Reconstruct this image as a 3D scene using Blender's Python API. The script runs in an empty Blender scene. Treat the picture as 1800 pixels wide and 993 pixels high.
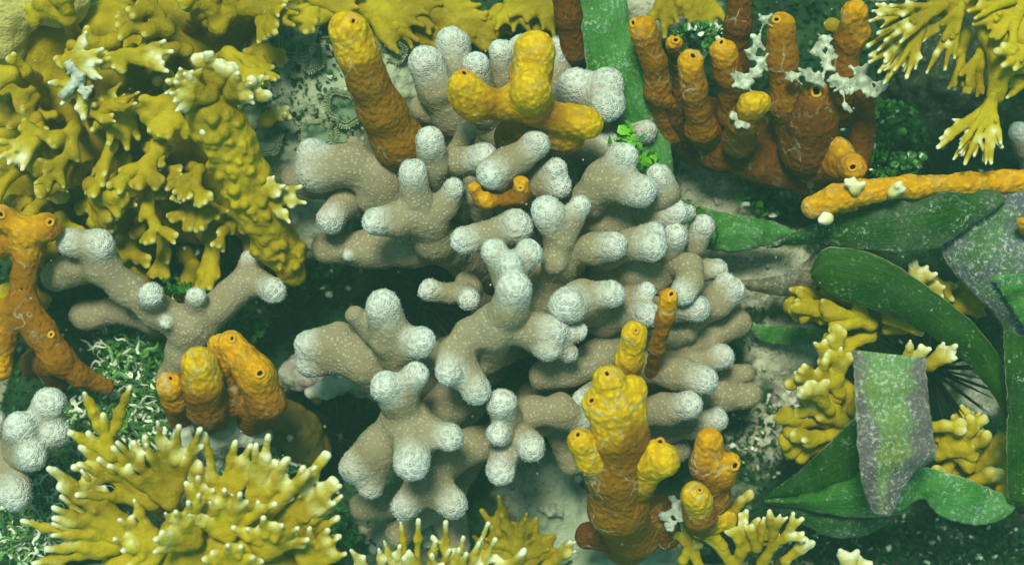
import bpy, math, random
import numpy as np

# ------------------------------------------------------------------ camera, world, sun
S = 0.00025            # metres per unit of the working grid (one unit = one photo pixel on the seabed plane)
H = 3200.0             # camera height above the seabed plane, in the same units
scene = bpy.context.scene
C = scene.collection

cam_d = bpy.data.cameras.new('camera'); cam = bpy.data.objects.new('camera', cam_d); C.objects.link(cam)
cam.location = (0, 0, H*S); cam.rotation_euler = (0, 0, 0)
cam_d.sensor_width = 36; cam_d.lens = 36*H/1800
cam_d.clip_start = 0.01; cam_d.clip_end = 50
cam_d.dof.use_dof = True; cam_d.dof.focus_distance = (H-300)*S; cam_d.dof.aperture_fstop = 7
scene.camera = cam

SUN_EL, SUN_AZ = 66, -14         # light comes from the far (top) side, a little from the left
world = bpy.data.worlds.new('World'); scene.world = world; world.use_nodes = True
wn = world.node_tree.nodes; wl = world.node_tree.links
bg = wn['Background']; bg.inputs[1].default_value = 0.145
sky = wn.new('ShaderNodeTexSky'); sky.sky_type = 'NISHITA'; sky.sun_disc = False
sky.sun_elevation = math.radians(SUN_EL); sky.sun_rotation = math.radians(SUN_AZ)
mx = wn.new('ShaderNodeMix'); mx.data_type = 'RGBA'; mx.blend_type = 'MULTIPLY'; mx.inputs[0].default_value = 1
mx.inputs[7].default_value = (0.58, 1.0, 0.68, 1)      # daylight filtered by green water
wl.new(sky.outputs[0], mx.inputs[6]); wl.new(mx.outputs[2], bg.inputs[0])

sd = bpy.data.lights.new('sun', 'SUN'); sd.energy = 4.6; sd.angle = math.radians(14); sd.color = (0.97, 1.0, 0.76)
sun = bpy.data.objects.new('sun', sd); C.objects.link(sun)
sun.rotation_euler = (math.radians(-(90-SUN_EL)), 0, math.radians(-SUN_AZ)); sun.location = (0, 1, 2)
scene.view_settings.view_transform = 'Standard'; scene.view_settings.look = 'None'
scene.view_settings.gamma = 1; scene.view_settings.exposure = 0.05
scene.render.engine = 'CYCLES'
scene.cycles.volume_bounces = 1

# ------------------------------------------------------------------ maths helpers
rng = np.random.default_rng(7); random.seed(7)
def P(x, y, h):
    s = (H-h)/H
    return np.array([(x-900)*s, (496.5-y)*s, h])
def sc(h): return (H-h)/H

def _hash(ix, iy, iz, seed):
    n = (ix*73856093) ^ (iy*19349663) ^ (iz*83492791) ^ (seed*2654435761 & 0x7fffffff)
    n = (n ^ (n >> 13)) & 0x7fffffff
    n = (n*1274126177) & 0x7fffffff
    n = n ^ (n >> 16)
    return (n & 0xffff)/65535.0
def vnoise(p, scale, seed=1):
    q = p/scale; i = np.floor(q).astype(np.int64); f = q-i; f = f*f*(3-2*f)
    out = 0
    for a in (0, 1):
        for b in (0, 1):
            for c in (0, 1):
                w = (f[:, 0] if a else 1-f[:, 0])*(f[:, 1] if b else 1-f[:, 1])*(f[:, 2] if c else 1-f[:, 2])
                out = out + w*_hash(i[:, 0]+a, i[:, 1]+b, i[:, 2]+c, seed)
    return out*2-1
def cells(p, scale, seed=5):
    q = p/scale; i = np.floor(q).astype(np.int64); best = np.full(len(p), 9.0)
    for a in (-1, 0, 1):
        for b in (-1, 0, 1):
            for c in (-1, 0, 1):
                x, y, z = i[:, 0]+a, i[:, 1]+b, i[:, 2]+c
                d = (x+_hash(x, y, z, seed)-q[:, 0])**2+(y+_hash(x, y, z, seed+1)-q[:, 1])**2+(z+_hash(x, y, z, seed+2)-q[:, 2])**2
                best = np.minimum(best, d)
    return np.sqrt(best)

def surface_nets(D, org, cell):
    ins = D < 0
    nx, ny, nz = D.shape
    cnt = np.zeros((nx-1, ny-1, nz-1), np.int8)
    for a in (0, 1):
        for b in (0, 1):
            for c in (0, 1):
                cnt += ins[a:nx-1+a, b:ny-1+b, c:nz-1+c]
    act = (cnt > 0) & (cnt < 8)
    ix, iy, iz = np.nonzero(act)
    idx = np.full(act.shape, -1, np.int64); idx[ix, iy, iz] = np.arange(len(ix))
    acc = np.zeros((len(ix), 3)); num = np.zeros(len(ix))
    cor = [(a, b, c) for a in (0, 1) for b in (0, 1) for c in (0, 1)]
    for c0 in cor:
        for ax in range(3):
            if c0[ax] == 0:
                c1 = list(c0); c1[ax] = 1
                d0 = D[ix+c0[0], iy+c0[1], iz+c0[2]]; d1 = D[ix+c1[0], iy+c1[1], iz+c1[2]]
                m = (d0 < 0) != (d1 < 0)
                t = np.where(m, d0/np.where(m, d0-d1, 1), 0)
                for k in range(3):
                    acc[:, k] += m*(c0[k] + (t if k == ax else 0))
                num += m
    V = np.stack([ix, iy, iz], 1)+acc/num[:, None]
    V = V*cell+org
    F = []
    for ax in range(3):
        sl0 = [slice(None)]*3; sl1 = [slice(None)]*3
        sl0[ax] = slice(0, -1); sl1[ax] = slice(1, None)
        a, b = [q for q in range(3) if q != ax]
        m = ins[tuple(sl0)] != ins[tuple(sl1)]
        e = np.stack(np.nonzero(m), 1)
        sh = np.array(D.shape)-1
        ok = (e[:, a] > 0) & (e[:, b] > 0) & (e[:, a] < sh[a]) & (e[:, b] < sh[b])
        e = e[ok]
        def g(da, db):
            q = e.copy(); q[:, a] -= da; q[:, b] -= db
            return idx[q[:, 0], q[:, 1], q[:, 2]]
        quad = np.stack([g(1, 1), g(0, 1), g(0, 0), g(1, 0)], 1)
        fl = ins[e[:, 0], e[:, 1], e[:, 2]]
        if ax == 1: fl = ~fl
        quad[~fl] = quad[~fl][:, ::-1]
        F.append(quad)
    return V, np.concatenate(F)

def sdf(cones, cell=2.5, k=10, pad=8):
    """cones: (a, b, ra, rb) arrays in working units -> grid of signed distance"""
    lo = np.min([np.minimum(a-ra, b-rb) for a, b, ra, rb in cones], 0)-pad-cell*2
    hi = np.max([np.maximum(a+ra, b+rb) for a, b, ra, rb in cones], 0)+pad+cell*2
    n = np.ceil((hi-lo)/cell).astype(int)+1
    D = np.full(n, 1e3, np.float32)
    for a, b, ra, rb in cones:
        m = k+cell*2
        l = np.maximum(((np.minimum(a-ra, b-rb)-m-lo)/cell).astype(int), 0)
        u = np.minimum(((np.maximum(a+ra, b+rb)+m-lo)/cell).astype(int)+2, n)
        gx, gy, gz = [lo[i]+cell*np.arange(l[i], u[i]) for i in range(3)]
        X = gx[:, None, None]-a[0]; Y = gy[None, :, None]-a[1]; Z = gz[None, None, :]-a[2]
        ba = b-a; bb = max(float(ba@ba), 1e-6)
        t = np.clip((X*ba[0]+Y*ba[1]+Z*ba[2])/bb, 0, 1)
        d = np.sqrt((X-t*ba[0])**2+(Y-t*ba[1])**2+(Z-t*ba[2])**2)-(ra+(rb-ra)*t)
        sub = D[l[0]:u[0], l[1]:u[1], l[2]:u[2]]
        hh = np.maximum(k-np.abs(sub-d), 0)/k
        sub[...] = np.minimum(sub, d)-hh*hh*k*0.25
    return D, lo

def mesh_from(name, V, F, mat, attrs=None, smooth=True, uv=None):
    me = bpy.data.meshes.new(name)
    F = np.asarray(F); n = F.shape[1]
    me.vertices.add(len(V)); me.vertices.foreach_set('co', np.asarray(V, np.float32).ravel())
    me.loops.add(F.size); me.loops.foreach_set('vertex_index', F.ravel().astype(np.int32))
    me.polygons.add(len(F)); me.polygons.foreach_set('loop_start', np.arange(0, F.size, n, dtype=np.int32))
    me.polygons.foreach_set('loop_total', np.full(len(F), n, np.int32))
    me.polygons.foreach_set('use_smooth', np.full(len(F), smooth))
    me.update(calc_edges=True)
    for k, v in (attrs or {}).items():
        at = me.attributes.new(k, 'FLOAT', 'POINT'); at.data.foreach_set('value', np.asarray(v, np.float32))
    if uv is not None:
        at = me.attributes.new('ruv', 'FLOAT_VECTOR', 'POINT'); at.data.foreach_set('vector', np.asarray(uv, np.float32).ravel())
    me.materials.append(mat)
    return me
def link(name, me, parent=None, origin=None):
    o = bpy.data.objects.new(name, me); C.objects.link(o)
    if parent is not None: o.parent = parent
    elif origin is not None: o.location = [float(v)*S for v in origin]
    return o
def tag(o, label=None, cat=None, group=None, kind=None):
    for k, v in (('label', label), ('category', cat), ('group', group), ('kind', kind)):
        if v: o[k] = v
    return o
def thing(name, label, cat, base, group=None):
    o = bpy.data.objects.new(name, None); C.objects.link(o)
    b = P(*base); o.location = [float(v)*S for v in b]; o.empty_display_size = 0.01
    tag(o, label, cat, group); o['_b'] = [float(v) for v in b]
    return o
def base_of(t):
    return np.array(t['_b'])

# ------------------------------------------------------------------ materials
class NT:
    def __init__(s, name):
        s.m = bpy.data.materials.new(name); s.m.use_nodes = True
        s.t = s.m.node_tree; s.n = s.t.nodes; s.l = s.t.links
        s.b = s.n['Principled BSDF']; s.b.inputs['Roughness'].default_value = 0.75
        s.b.inputs['Specular IOR Level'].default_value = 0.12
        s.co = s.n.new('ShaderNodeTexCoord').outputs['Object']
    def put(s, sock, v):
        if hasattr(v, 'links'): s.l.new(v, sock)
        else:
            if isinstance(v, tuple) and len(v) == 3: v = v+(1,)
            sock.default_value = v
    def noise(s, scale, detail=3, vec=None, rough=0.55):
        n = s.n.new('ShaderNodeTexNoise'); n.inputs['Scale'].default_value = scale
        n.inputs['Detail'].default_value = detail; n.inputs['Roughness'].default_value = rough
        s.l.new(vec or s.co, n.inputs['Vector']); return n.outputs['Fac']
    def vor(s, scale, feat='F1', vec=None, out='Distance'):
        n = s.n.new('ShaderNodeTexVoronoi'); n.feature = feat; n.inputs['Scale'].default_value = scale
        s.l.new(vec or s.co, n.inputs['Vector']); return n.outputs[out]
    def attr(s, name, vec=False):
        n = s.n.new('ShaderNodeAttribute'); n.attribute_name = name; return n.outputs['Vector' if vec else 'Fac']
    def rng(s, v, a, b, c=0.0, d=1.0):
        n = s.n.new('ShaderNodeMapRange'); n.interpolation_type = 'SMOOTHSTEP'
        for i, q in enumerate((v, a, b, c, d)): s.put(n.inputs[i], q)
        return n.outputs[0]
    def math(s, op, a, b=0.0):
        n = s.n.new('ShaderNodeMath'); n.operation = op; s.put(n.inputs[0], a); s.put(n.inputs[1], b); return n.outputs[0]
    def mix(s, f, a, b, bt='MIX'):
        n = s.n.new('ShaderNodeMix'); n.data_type = 'RGBA'; n.blend_type = bt
        s.put(n.inputs[0], f); s.put(n.inputs[6], a); s.put(n.inputs[7], b); return n.outputs[2]
    def bump(s, h, dist, strength=1.0, prev=None):
        n = s.n.new('ShaderNodeBump'); n.inputs['Distance'].default_value = dist; n.inputs['Strength'].default_value = strength
        s.l.new(h, n.inputs['Height'])
        if prev: s.l.new(prev, n.inputs['Normal'])
        return n.outputs[0]
    def done(s, col, nrm=None, rough=None, sss=0):
        s.put(s.b.inputs['Base Color'], col)
        if nrm: s.l.new(nrm, s.b.inputs['Normal'])
        if rough is not None: s.put(s.b.inputs['Roughness'], rough)
        if sss:
            s.b.inputs['Subsurface Weight'].default_value = sss; s.b.inputs['Subsurface Scale'].default_value = 0.003
        return s.m

def m_finger():
    t = NT('finger_coral_skin')
    tip = t.attr('tip'); v = t.vor(600)
    n1 = t.noise(60, 3); n2 = t.noise(700, 2)
    dot = t.rng(v, 0.20, 0.42, 1.0, 0.0)
    tan = t.mix(n1, (0.25, 0.205, 0.12), (0.36, 0.305, 0.20))
    body = t.mix(t.math('MULTIPLY', dot, t.rng(t.noise(45, 2), 0.3, 0.7, 0.5, 0.95)), t.mix(0.25, tan, (0.12, 0.095, 0.05)), (0.42, 0.38, 0.27))
    white = t.mix(t.math('MULTIPLY', t.rng(v, 0.14, 0.34, 1.0, 0.0), t.rng(t.noise(120, 2), 0.3, 0.6, 0.35, 0.95)), (0.68, 0.71, 0.68), (0.38, 0.38, 0.31))
    tt = t.rng(t.math('ADD', tip, t.math('MULTIPLY', t.math('SUBTRACT', n2, 0.5), 0.45)), 0.05, 1.15)
    col = t.mix(tt, body, white)
    ring = t.math('MULTIPLY', t.rng(v, 0.12, 0.34), t.rng(v, 0.34, 0.62, 1.0, 0.0))
    hgt = t.math('ADD', t.math('MULTIPLY', ring, t.rng(tip, 0.2, 0.8)), t.math('MULTIPLY', dot, t.rng(tip, 0.1, 0.7, 0.35, 0.0)))
    nb = t.bump(hgt, 0.0007, 0.7); nb = t.bump(t.noise(1600, 2), 0.0003, 0.6, nb)
    return t.done(col, nb, 0.85, 0.25)
def m_fire():
    t = NT('fire_coral_skin')
    tip = t.attr('tip'); n1 = t.noise(35, 3); n2 = t.noise(220, 4, rough=0.65); n4 = t.noise(70, 4)
    a = t.mix(t.rng(n1, 0.35, 0.65), (0.24, 0.175, 0.002), (0.44, 0.335, 0.005))
    a = t.mix(t.rng(n4, 0.52, 0.72, 0, 0.5), a, (0.16, 0.125, 0.004))
    a = t.mix(t.rng(n2, 0.52, 0.74, 0, 0.35), a, (0.50, 0.42, 0.03))
    a = t.mix(t.rng(tip, 0.0, 0.75, 0, 0.7), a, (0.56, 0.51, 0.14))
    col = t.mix(t.rng(t.math('ADD', tip, t.math('MULTIPLY', t.math('SUBTRACT', n2, 0.5), 0.5)), 0.6, 1.2), a, (0.74, 0.72, 0.56))
    nb = t.bump(n4, 0.004, 0.5); nb = t.bump(n2, 0.0016, 0.6, nb); nb = t.bump(t.noise(1200, 2), 0.0003, 0.6, nb)
    return t.done(col, nb, 0.6, 0.3)
def m_sponge(name, hot, deep):
    t = NT(name)
    tip = t.attr('tip'); hole = t.attr('hole'); n1 = t.noise(50, 4); v = t.vor(420, 'SMOOTH_F1'); n3 = t.noise(900, 4, rough=0.7)
    n2 = t.noise(150, 4, rough=0.65)
    c = t.mix(t.rng(t.math('ADD', tip, t.math('MULTIPLY', t.math('SUBTRACT', n1, 0.5), 1.1)), 0.15, 0.95), deep, hot)
    c = t.mix(t.rng(v, 0.2, 0.6, 0.0, 0.38), c, deep)
    c = t.mix(t.rng(n2, 0.5, 0.75, 0, 0.5), c, tuple(q*0.55 for q in deep))
    dusty = t.rng(t.noise(120, 5, rough=0.75), 0.54, 0.68, 0, 0.6)
    c = t.mix(t.math('MULTIPLY', dusty, t.rng(n3, 0.45, 0.58)), c, (0.30, 0.30, 0.16))
    wv = t.n.new('ShaderNodeMix'); wv.data_type = 'VECTOR'; wv.inputs[0].default_value = 0.012
    nn = t.n.new('ShaderNodeTexNoise'); nn.inputs['Scale'].default_value = 90; t.l.new(t.co, nn.inputs[0])
    t.l.new(t.co, wv.inputs[4]); t.l.new(nn.outputs['Color'], wv.inputs[5])
    e = t.vor(75, 'DISTANCE_TO_EDGE', wv.outputs[1])
    thread = t.math('MULTIPLY', t.rng(e, 0.0, 0.035, 1, 0), t.rng(n1, 0.50, 0.60, 0, 0.6))
    c = t.mix(thread, c, (0.46, 0.46, 0.34))
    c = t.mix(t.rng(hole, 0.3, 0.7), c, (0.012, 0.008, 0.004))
    nb = t.bump(t.rng(v, 0.05, 0.6, 1.0, 0.0), 0.0012, 0.6); nb = t.bump(n2, 0.0007, 0.3, nb); nb = t.bump(n3, 0.0010, 0.8, nb)
    t.b.inputs['Specular IOR Level'].default_value = 0.05
    return t.done(c, nb, 0.95, 0.2)
def m_blade(name, green=(0.014, 0.10, 0.003), light=(0.045, 0.19, 0.010), crust=(0.40, 0.46, 0.38), amount=0.15, brown=0.0, film=0.0, bcol=(0.10, 0.085, 0.10), stripe=False):
    t = NT(name)
    uv = t.attr('ruv', True)
    mp = t.n.new('ShaderNodeMapping'); mp.inputs['Scale'].default_value = (0.8, 34, 1); t.l.new(uv, mp.inputs[0])
    vein = t.noise(1.0, 3, mp.outputs[0])
    sx = t.n.new('ShaderNodeSeparateXYZ'); t.l.new(uv, sx.inputs[0])
    rim = t.math('ABSOLUTE', t.math('SUBTRACT', sx.outputs[1], 0.5))
    n1 = t.noise(25, 4); n2 = t.noise(650, 5, rough=0.75); n3 = t.noise(110, 6, rough=0.7); n4 = t.noise(45, 5, rough=0.6)
    c = t.mix(t.rng(n1, 0.35, 0.65), green, light)
    c = t.mix(t.rng(vein, 0.42, 0.62, 0, 0.55), c, tuple(q*0.5 for q in green))
    if film: c = t.mix(t.math('MULTIPLY', t.rng(n4, 0.3, 0.62), film), c, (0.11, 0.27, 0.10))
    if brown: c = t.mix(t.math('MULTIPLY', t.rng(t.math('ADD', n4, t.math('MULTIPLY', rim, 0.9 if stripe else 0.35)) if not stripe else t.math('ADD', t.math('ADD', n4, t.math('MULTIPLY', rim, 0.9)), t.math('MULTIPLY', sx.outputs[0], 0.07)), 0.82 if stripe else 0.48, 0.98 if stripe else 0.62), brown), c, bcol)
    dust = t.math('MULTIPLY', t.rng(n2, 0.53-amount*0.12, 0.63), t.rng(n3, 0.56-amount*0.5, 0.72-amount*0.35, 0.15*amount*4, 0.9))
    c = t.mix(dust, c, crust)
    edge = t.math('MULTIPLY', t.rng(rim, 0.465, 0.495), t.rng(n3, 0.38, 0.55, 0.1, 0.6))
    c = t.mix(edge, c, (0.40, 0.38, 0.22))
    v = t.vor(260); dots = t.math('MULTIPLY', t.rng(v, t.math('MULTIPLY', n1, 0.08), t.math('MULTIPLY', n1, 0.36), 1, 0), t.rng(t.noise(70, 3), 0.58-amount*0.3, 0.68-amount*0.3, 0, 0.8))
    c = t.mix(dots, c, (0.44, 0.50, 0.46))
    nb = t.bump(vein, 0.0008, 0.6); nb = t.bump(n3, 0.0015, 0.3+amount, nb); nb = t.bump(n2, 0.0006, 0.4+amount, nb)
    return t.done(c, nb, 0.5)
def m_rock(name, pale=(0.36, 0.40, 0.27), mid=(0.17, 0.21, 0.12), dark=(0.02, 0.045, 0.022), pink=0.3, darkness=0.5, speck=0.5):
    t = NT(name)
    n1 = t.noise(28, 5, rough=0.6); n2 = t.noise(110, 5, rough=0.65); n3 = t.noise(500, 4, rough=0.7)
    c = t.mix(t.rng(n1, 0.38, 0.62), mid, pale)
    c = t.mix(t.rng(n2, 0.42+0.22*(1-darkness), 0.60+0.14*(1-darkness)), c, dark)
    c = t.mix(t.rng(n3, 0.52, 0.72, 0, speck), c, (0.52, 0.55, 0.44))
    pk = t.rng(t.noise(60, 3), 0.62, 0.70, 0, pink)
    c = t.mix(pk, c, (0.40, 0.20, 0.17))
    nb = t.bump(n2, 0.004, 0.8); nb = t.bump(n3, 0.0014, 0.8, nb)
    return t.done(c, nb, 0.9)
def m_seabed():
    t = NT('seabed_sand_turf_gap_shade')
    pale = t.attr('pale'); n1 = t.noise(40, 5, rough=0.65); n2 = t.noise(160, 5, rough=0.7); n3 = t.noise(700, 4, rough=0.75)
    sand = t.mix(t.rng(n2, 0.35, 0.65), (0.36, 0.36, 0.25), (0.56, 0.55, 0.42))
    sand = t.mix(t.rng(n3, 0.54, 0.64, 0, 0.9), sand, (0.07, 0.08, 0.05))
    sand = t.mix(t.rng(t.vor(300), 0.10, 0.2, 0.7, 0), sand, (0.60, 0.60, 0.50))
    turf = t.mix(t.rng(n1, 0.35, 0.65), (0.010, 0.030, 0.016), (0.035, 0.080, 0.035))  # algae green, kept very dark so the colour also carries the gaps' shade
    turf = t.mix(t.rng(n3, 0.58, 0.7, 0, 0.5), turf, (0.10, 0.16, 0.09))
    f = t.rng(t.math('ADD', pale, t.math('MULTIPLY', t.math('SUBTRACT', n1, 0.5), 1.3)), 0.38, 0.62)
    c = t.mix(f, turf, sand)
    nb = t.bump(n2, 0.003, 0.8); nb = t.bump(n3, 0.001, 0.8, nb)
    return t.done(c, nb, 0.95)
def m_leaf(name, g1, g2, w=(0.66, 0.72, 0.58)):
    t = NT(name)
    c = t.mix(t.attr('v'), g1, g2); c = t.mix(t.attr('w'), c, w)
    t.b.inputs['Specular IOR Level'].default_value = 0.3
    return t.done(c, t.bump(t.noise(900, 2), 0.0003, 0.5), 0.4)
def m_plain(name, a, b, scale=200, rough=0.7, bump=0.0005):
    t = NT(name); n = t.noise(scale, 4)
    return t.done(t.mix(t.rng(n, 0.35, 0.65), a, b), t.bump(n, bump, 0.7), rough)

M = dict(
    finger=m_finger(), fire=m_fire(),
    sp_y=m_sponge('sponge_yellow', (0.76, 0.48, 0.006), (0.24, 0.105, 0.004)),
    sp_o=m_sponge('sponge_orange', (0.72, 0.36, 0.006), (0.26, 0.105, 0.004)),
    sp_b=m_sponge('sponge_brown', (0.44, 0.17, 0.006), (0.13, 0.045, 0.004)),
    sp_u=m_sponge('sponge_umber', (0.085, 0.055, 0.014), (0.04, 0.03, 0.010)),
    rim=m_plain('sponge_rim', (0.50, 0.22, 0.010), (0.60, 0.32, 0.015)),
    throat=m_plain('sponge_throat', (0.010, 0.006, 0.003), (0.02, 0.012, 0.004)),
    bl=m_blade('seagrass_green', film=0.15),
    bl_film=m_blade('seagrass_filmed', green=(0.022, 0.14, 0.008), light=(0.06, 0.24, 0.025), film=0.5, amount=0.25),
    bl_dark=m_blade('seagrass_dark', green=(0.006, 0.042, 0.001), light=(0.020, 0.080, 0.002), amount=0.09),
    bl_mid=m_blade('seagrass_olive', green=(0.010, 0.062, 0.004), light=(0.030, 0.115, 0.010), amount=0.2, brown=0.25),
    bl_crust=m_blade('seagrass_crusted', green=(0.05, 0.10, 0.04), light=(0.12, 0.20, 0.09), amount=0.34, brown=0.9, film=0.3, bcol=(0.085, 0.085, 0.115), crust=(0.48, 0.52, 0.46)),
    bl_cut=m_blade('seagrass_cut', green=(0.13, 0.16, 0.025), light=(0.15, 0.22, 0.06), amount=0.34, brown=0.9, film=0.4, bcol=(0.11, 0.085, 0.10), stripe=True, crust=(0.46, 0.50, 0.42)),
    bl_dead=m_blade('seagrass_dead', green=(0.15, 0.13, 0.07), light=(0.26, 0.25, 0.15), amount=0.4, brown=0.4, crust=(0.42, 0.42, 0.32)),
    rock=m_rock('rock_pale', pale=(0.52, 0.56, 0.42), mid=(0.36, 0.41, 0.27), darkness=0.0),
    rock_k=m_rock('rock_turf_painted_shade', pale=(0.035, 0.05, 0.025), mid=(0.012, 0.024, 0.013), dark=(0.004, 0.012, 0.008), darkness=0.5, pink=0.0, speck=0.22),  # turf-covered rock darkened to paint the shade of the deep gaps
    coral_glare=m_rock('cream_coral_glare', pale=(0.60, 0.55, 0.20), mid=(0.52, 0.45, 0.14), darkness=-0.3, pink=0.0),  # cream colour paints the overexposed glare of the corner fire coral
    rock_d=m_rock('rock_dull', pale=(0.20, 0.23, 0.14), mid=(0.09, 0.115, 0.065), darkness=0.5, pink=0.1),
    rock_p=m_rock('rock_coralline', pale=(0.40, 0.42, 0.32), mid=(0.25, 0.20, 0.20), darkness=0.2, pink=0.6),
    seabed=m_seabed(),
    turf=m_leaf('turf_green', (0.006, 0.030, 0.010), (0.022, 0.085, 0.016)),
    alga=m_leaf('alga_green', (0.010, 0.07, 0.010), (0.05, 0.20, 0.025)),
    alga_l=m_leaf('alga_light', (0.05, 0.26, 0.012), (0.16, 0.48, 0.03)),
    curl=m_leaf('alga_curly', (0.02, 0.09, 0.02), (0.12, 0.27, 0.06), (0.78, 0.82, 0.64)),  # the white share paints glints along the algae edges
    bone=m_plain('bleached_fragment', (0.24, 0.26, 0.18), (0.56, 0.58, 0.46), 260),
    grey=m_plain('grey_sponge', (0.30, 0.33, 0.27), (0.50, 0.53, 0.44), 150),
    black=m_plain('urchin_black', (0.003, 0.004, 0.004), (0.008, 0.010, 0.010), 300, 0.4),
    cup=m_plain('polyp_disc', (0.035, 0.075, 0.045), (0.16, 0.22, 0.14), 220),
    fringe=m_plain('polyp_fringe', (0.16, 0.22, 0.11), (0.34, 0.38, 0.22), 300),
    snow=m_plain('drifting_speck', (0.6, 0.65, 0.55), (0.8, 0.85, 0.7), 500),
    bruno=m_plain('ochre_flesh', (0.10, 0.075, 0.015), (0.18, 0.14, 0.03), 90, 0.6, 0.002),
    blue=m_plain('bluish_glaze', (0.05, 0.10, 0.12), (0.10, 0.18, 0.22), 60, 0.2),
)

# ------------------------------------------------------------------ seabed
def gauss(x, y, cx, cy, rx, ry): return np.exp(-(((x-cx)/rx)**2+((y-cy)/ry)**2))
PALE = [(1290, 330, 130, 110, 1.0), (1330, 480, 130, 70, 1.0), (1380, 620, 80, 90, .9), (1350, 760, 90, 90, .8), (560, 360, 90, 110, 1.0),
        (960, 860, 110, 100, .85), (690, 930, 80, 60, .8), (1180, 30, 90, 70, .9), (60, 60, 120, 100, .9), (1680, 660, 90, 60, .6), (1200, 950, 90, 60, .6),
        (1730, 690, 60, 60, .8), (800, 40, 90, 40, .7), (1290, 780, 70, 60, .6), (1700, 500, 80, 60, .5)]
PITS = [(600, 470, 110, 70, 130), (200, 540, 130, 70, 110), (620, 760, 90, 70, 120), (800, 560, 110, 90, 90), (1660, 180, 170, 160, 150),
        (1600, 960, 260, 60, 120), (60, 660, 90, 60, 110), (1400, 340, 70, 50, 50), (1000, 930, 60, 40, 60), (430, 760, 120, 60, 40), (880, 640, 60, 40, 60)]
def terrain(x, y):
    p = np.stack([x, y, np.zeros_like(x)], 1)
    z = 22*vnoise(p, 170, 3)+13*vnoise(p, 62, 4)+7*vnoise(p, 27, 5)+3.5*vnoise(p, 11, 6)+1.5*vnoise(p, 5, 8)
    pal = np.zeros_like(x)
    for cx, cy, rx, ry, a in PALE: g = a*gauss(x, y, cx, cy, rx, ry); pal = np.maximum(pal, g); z = z+30*g
    for cx, cy, rx, ry, a in PITS: z = z-a*gauss(x, y, cx, cy, rx, ry)
    return z, pal
def seabed():
    fx = np.concatenate([-np.geomspace(6000, 300, 30)-100, np.arange(-380, 2190, 5.0), 2200+np.geomspace(300, 6000, 30)])
    fy = np.concatenate([-np.geomspace(6000, 300, 30)-60, np.arange(-340, 1340, 5.0), 1350+np.geomspace(300, 6000, 30)])
    X, Y = np.meshgrid(fx, fy, indexing='ij'); x = X.ravel(); y = Y.ravel()
    z, pal = terrain(x, y)
    out = (x < 0) | (x > 1800) | (y < 0) | (y > 993)
    q = np.stack([x, y, 0*x], 1)
    pal = np.where(out, np.clip(0.45+0.5*vnoise(q, 260, 12), 0, 1), pal)
    V = np.stack([(x-900), (496.5-y), z], 1)*S
    nx, ny = X.shape; i = np.arange(nx*ny).reshape(nx, ny)
    F = np.stack([i[:-1, :-1], i[:-1, 1:], i[1:, 1:], i[1:, :-1]], -1).reshape(-1, 4)
    tag(link('seabed', mesh_from('seabed', V, F, M['seabed'], {'pale': pal})), kind='structure')
seabed()

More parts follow.
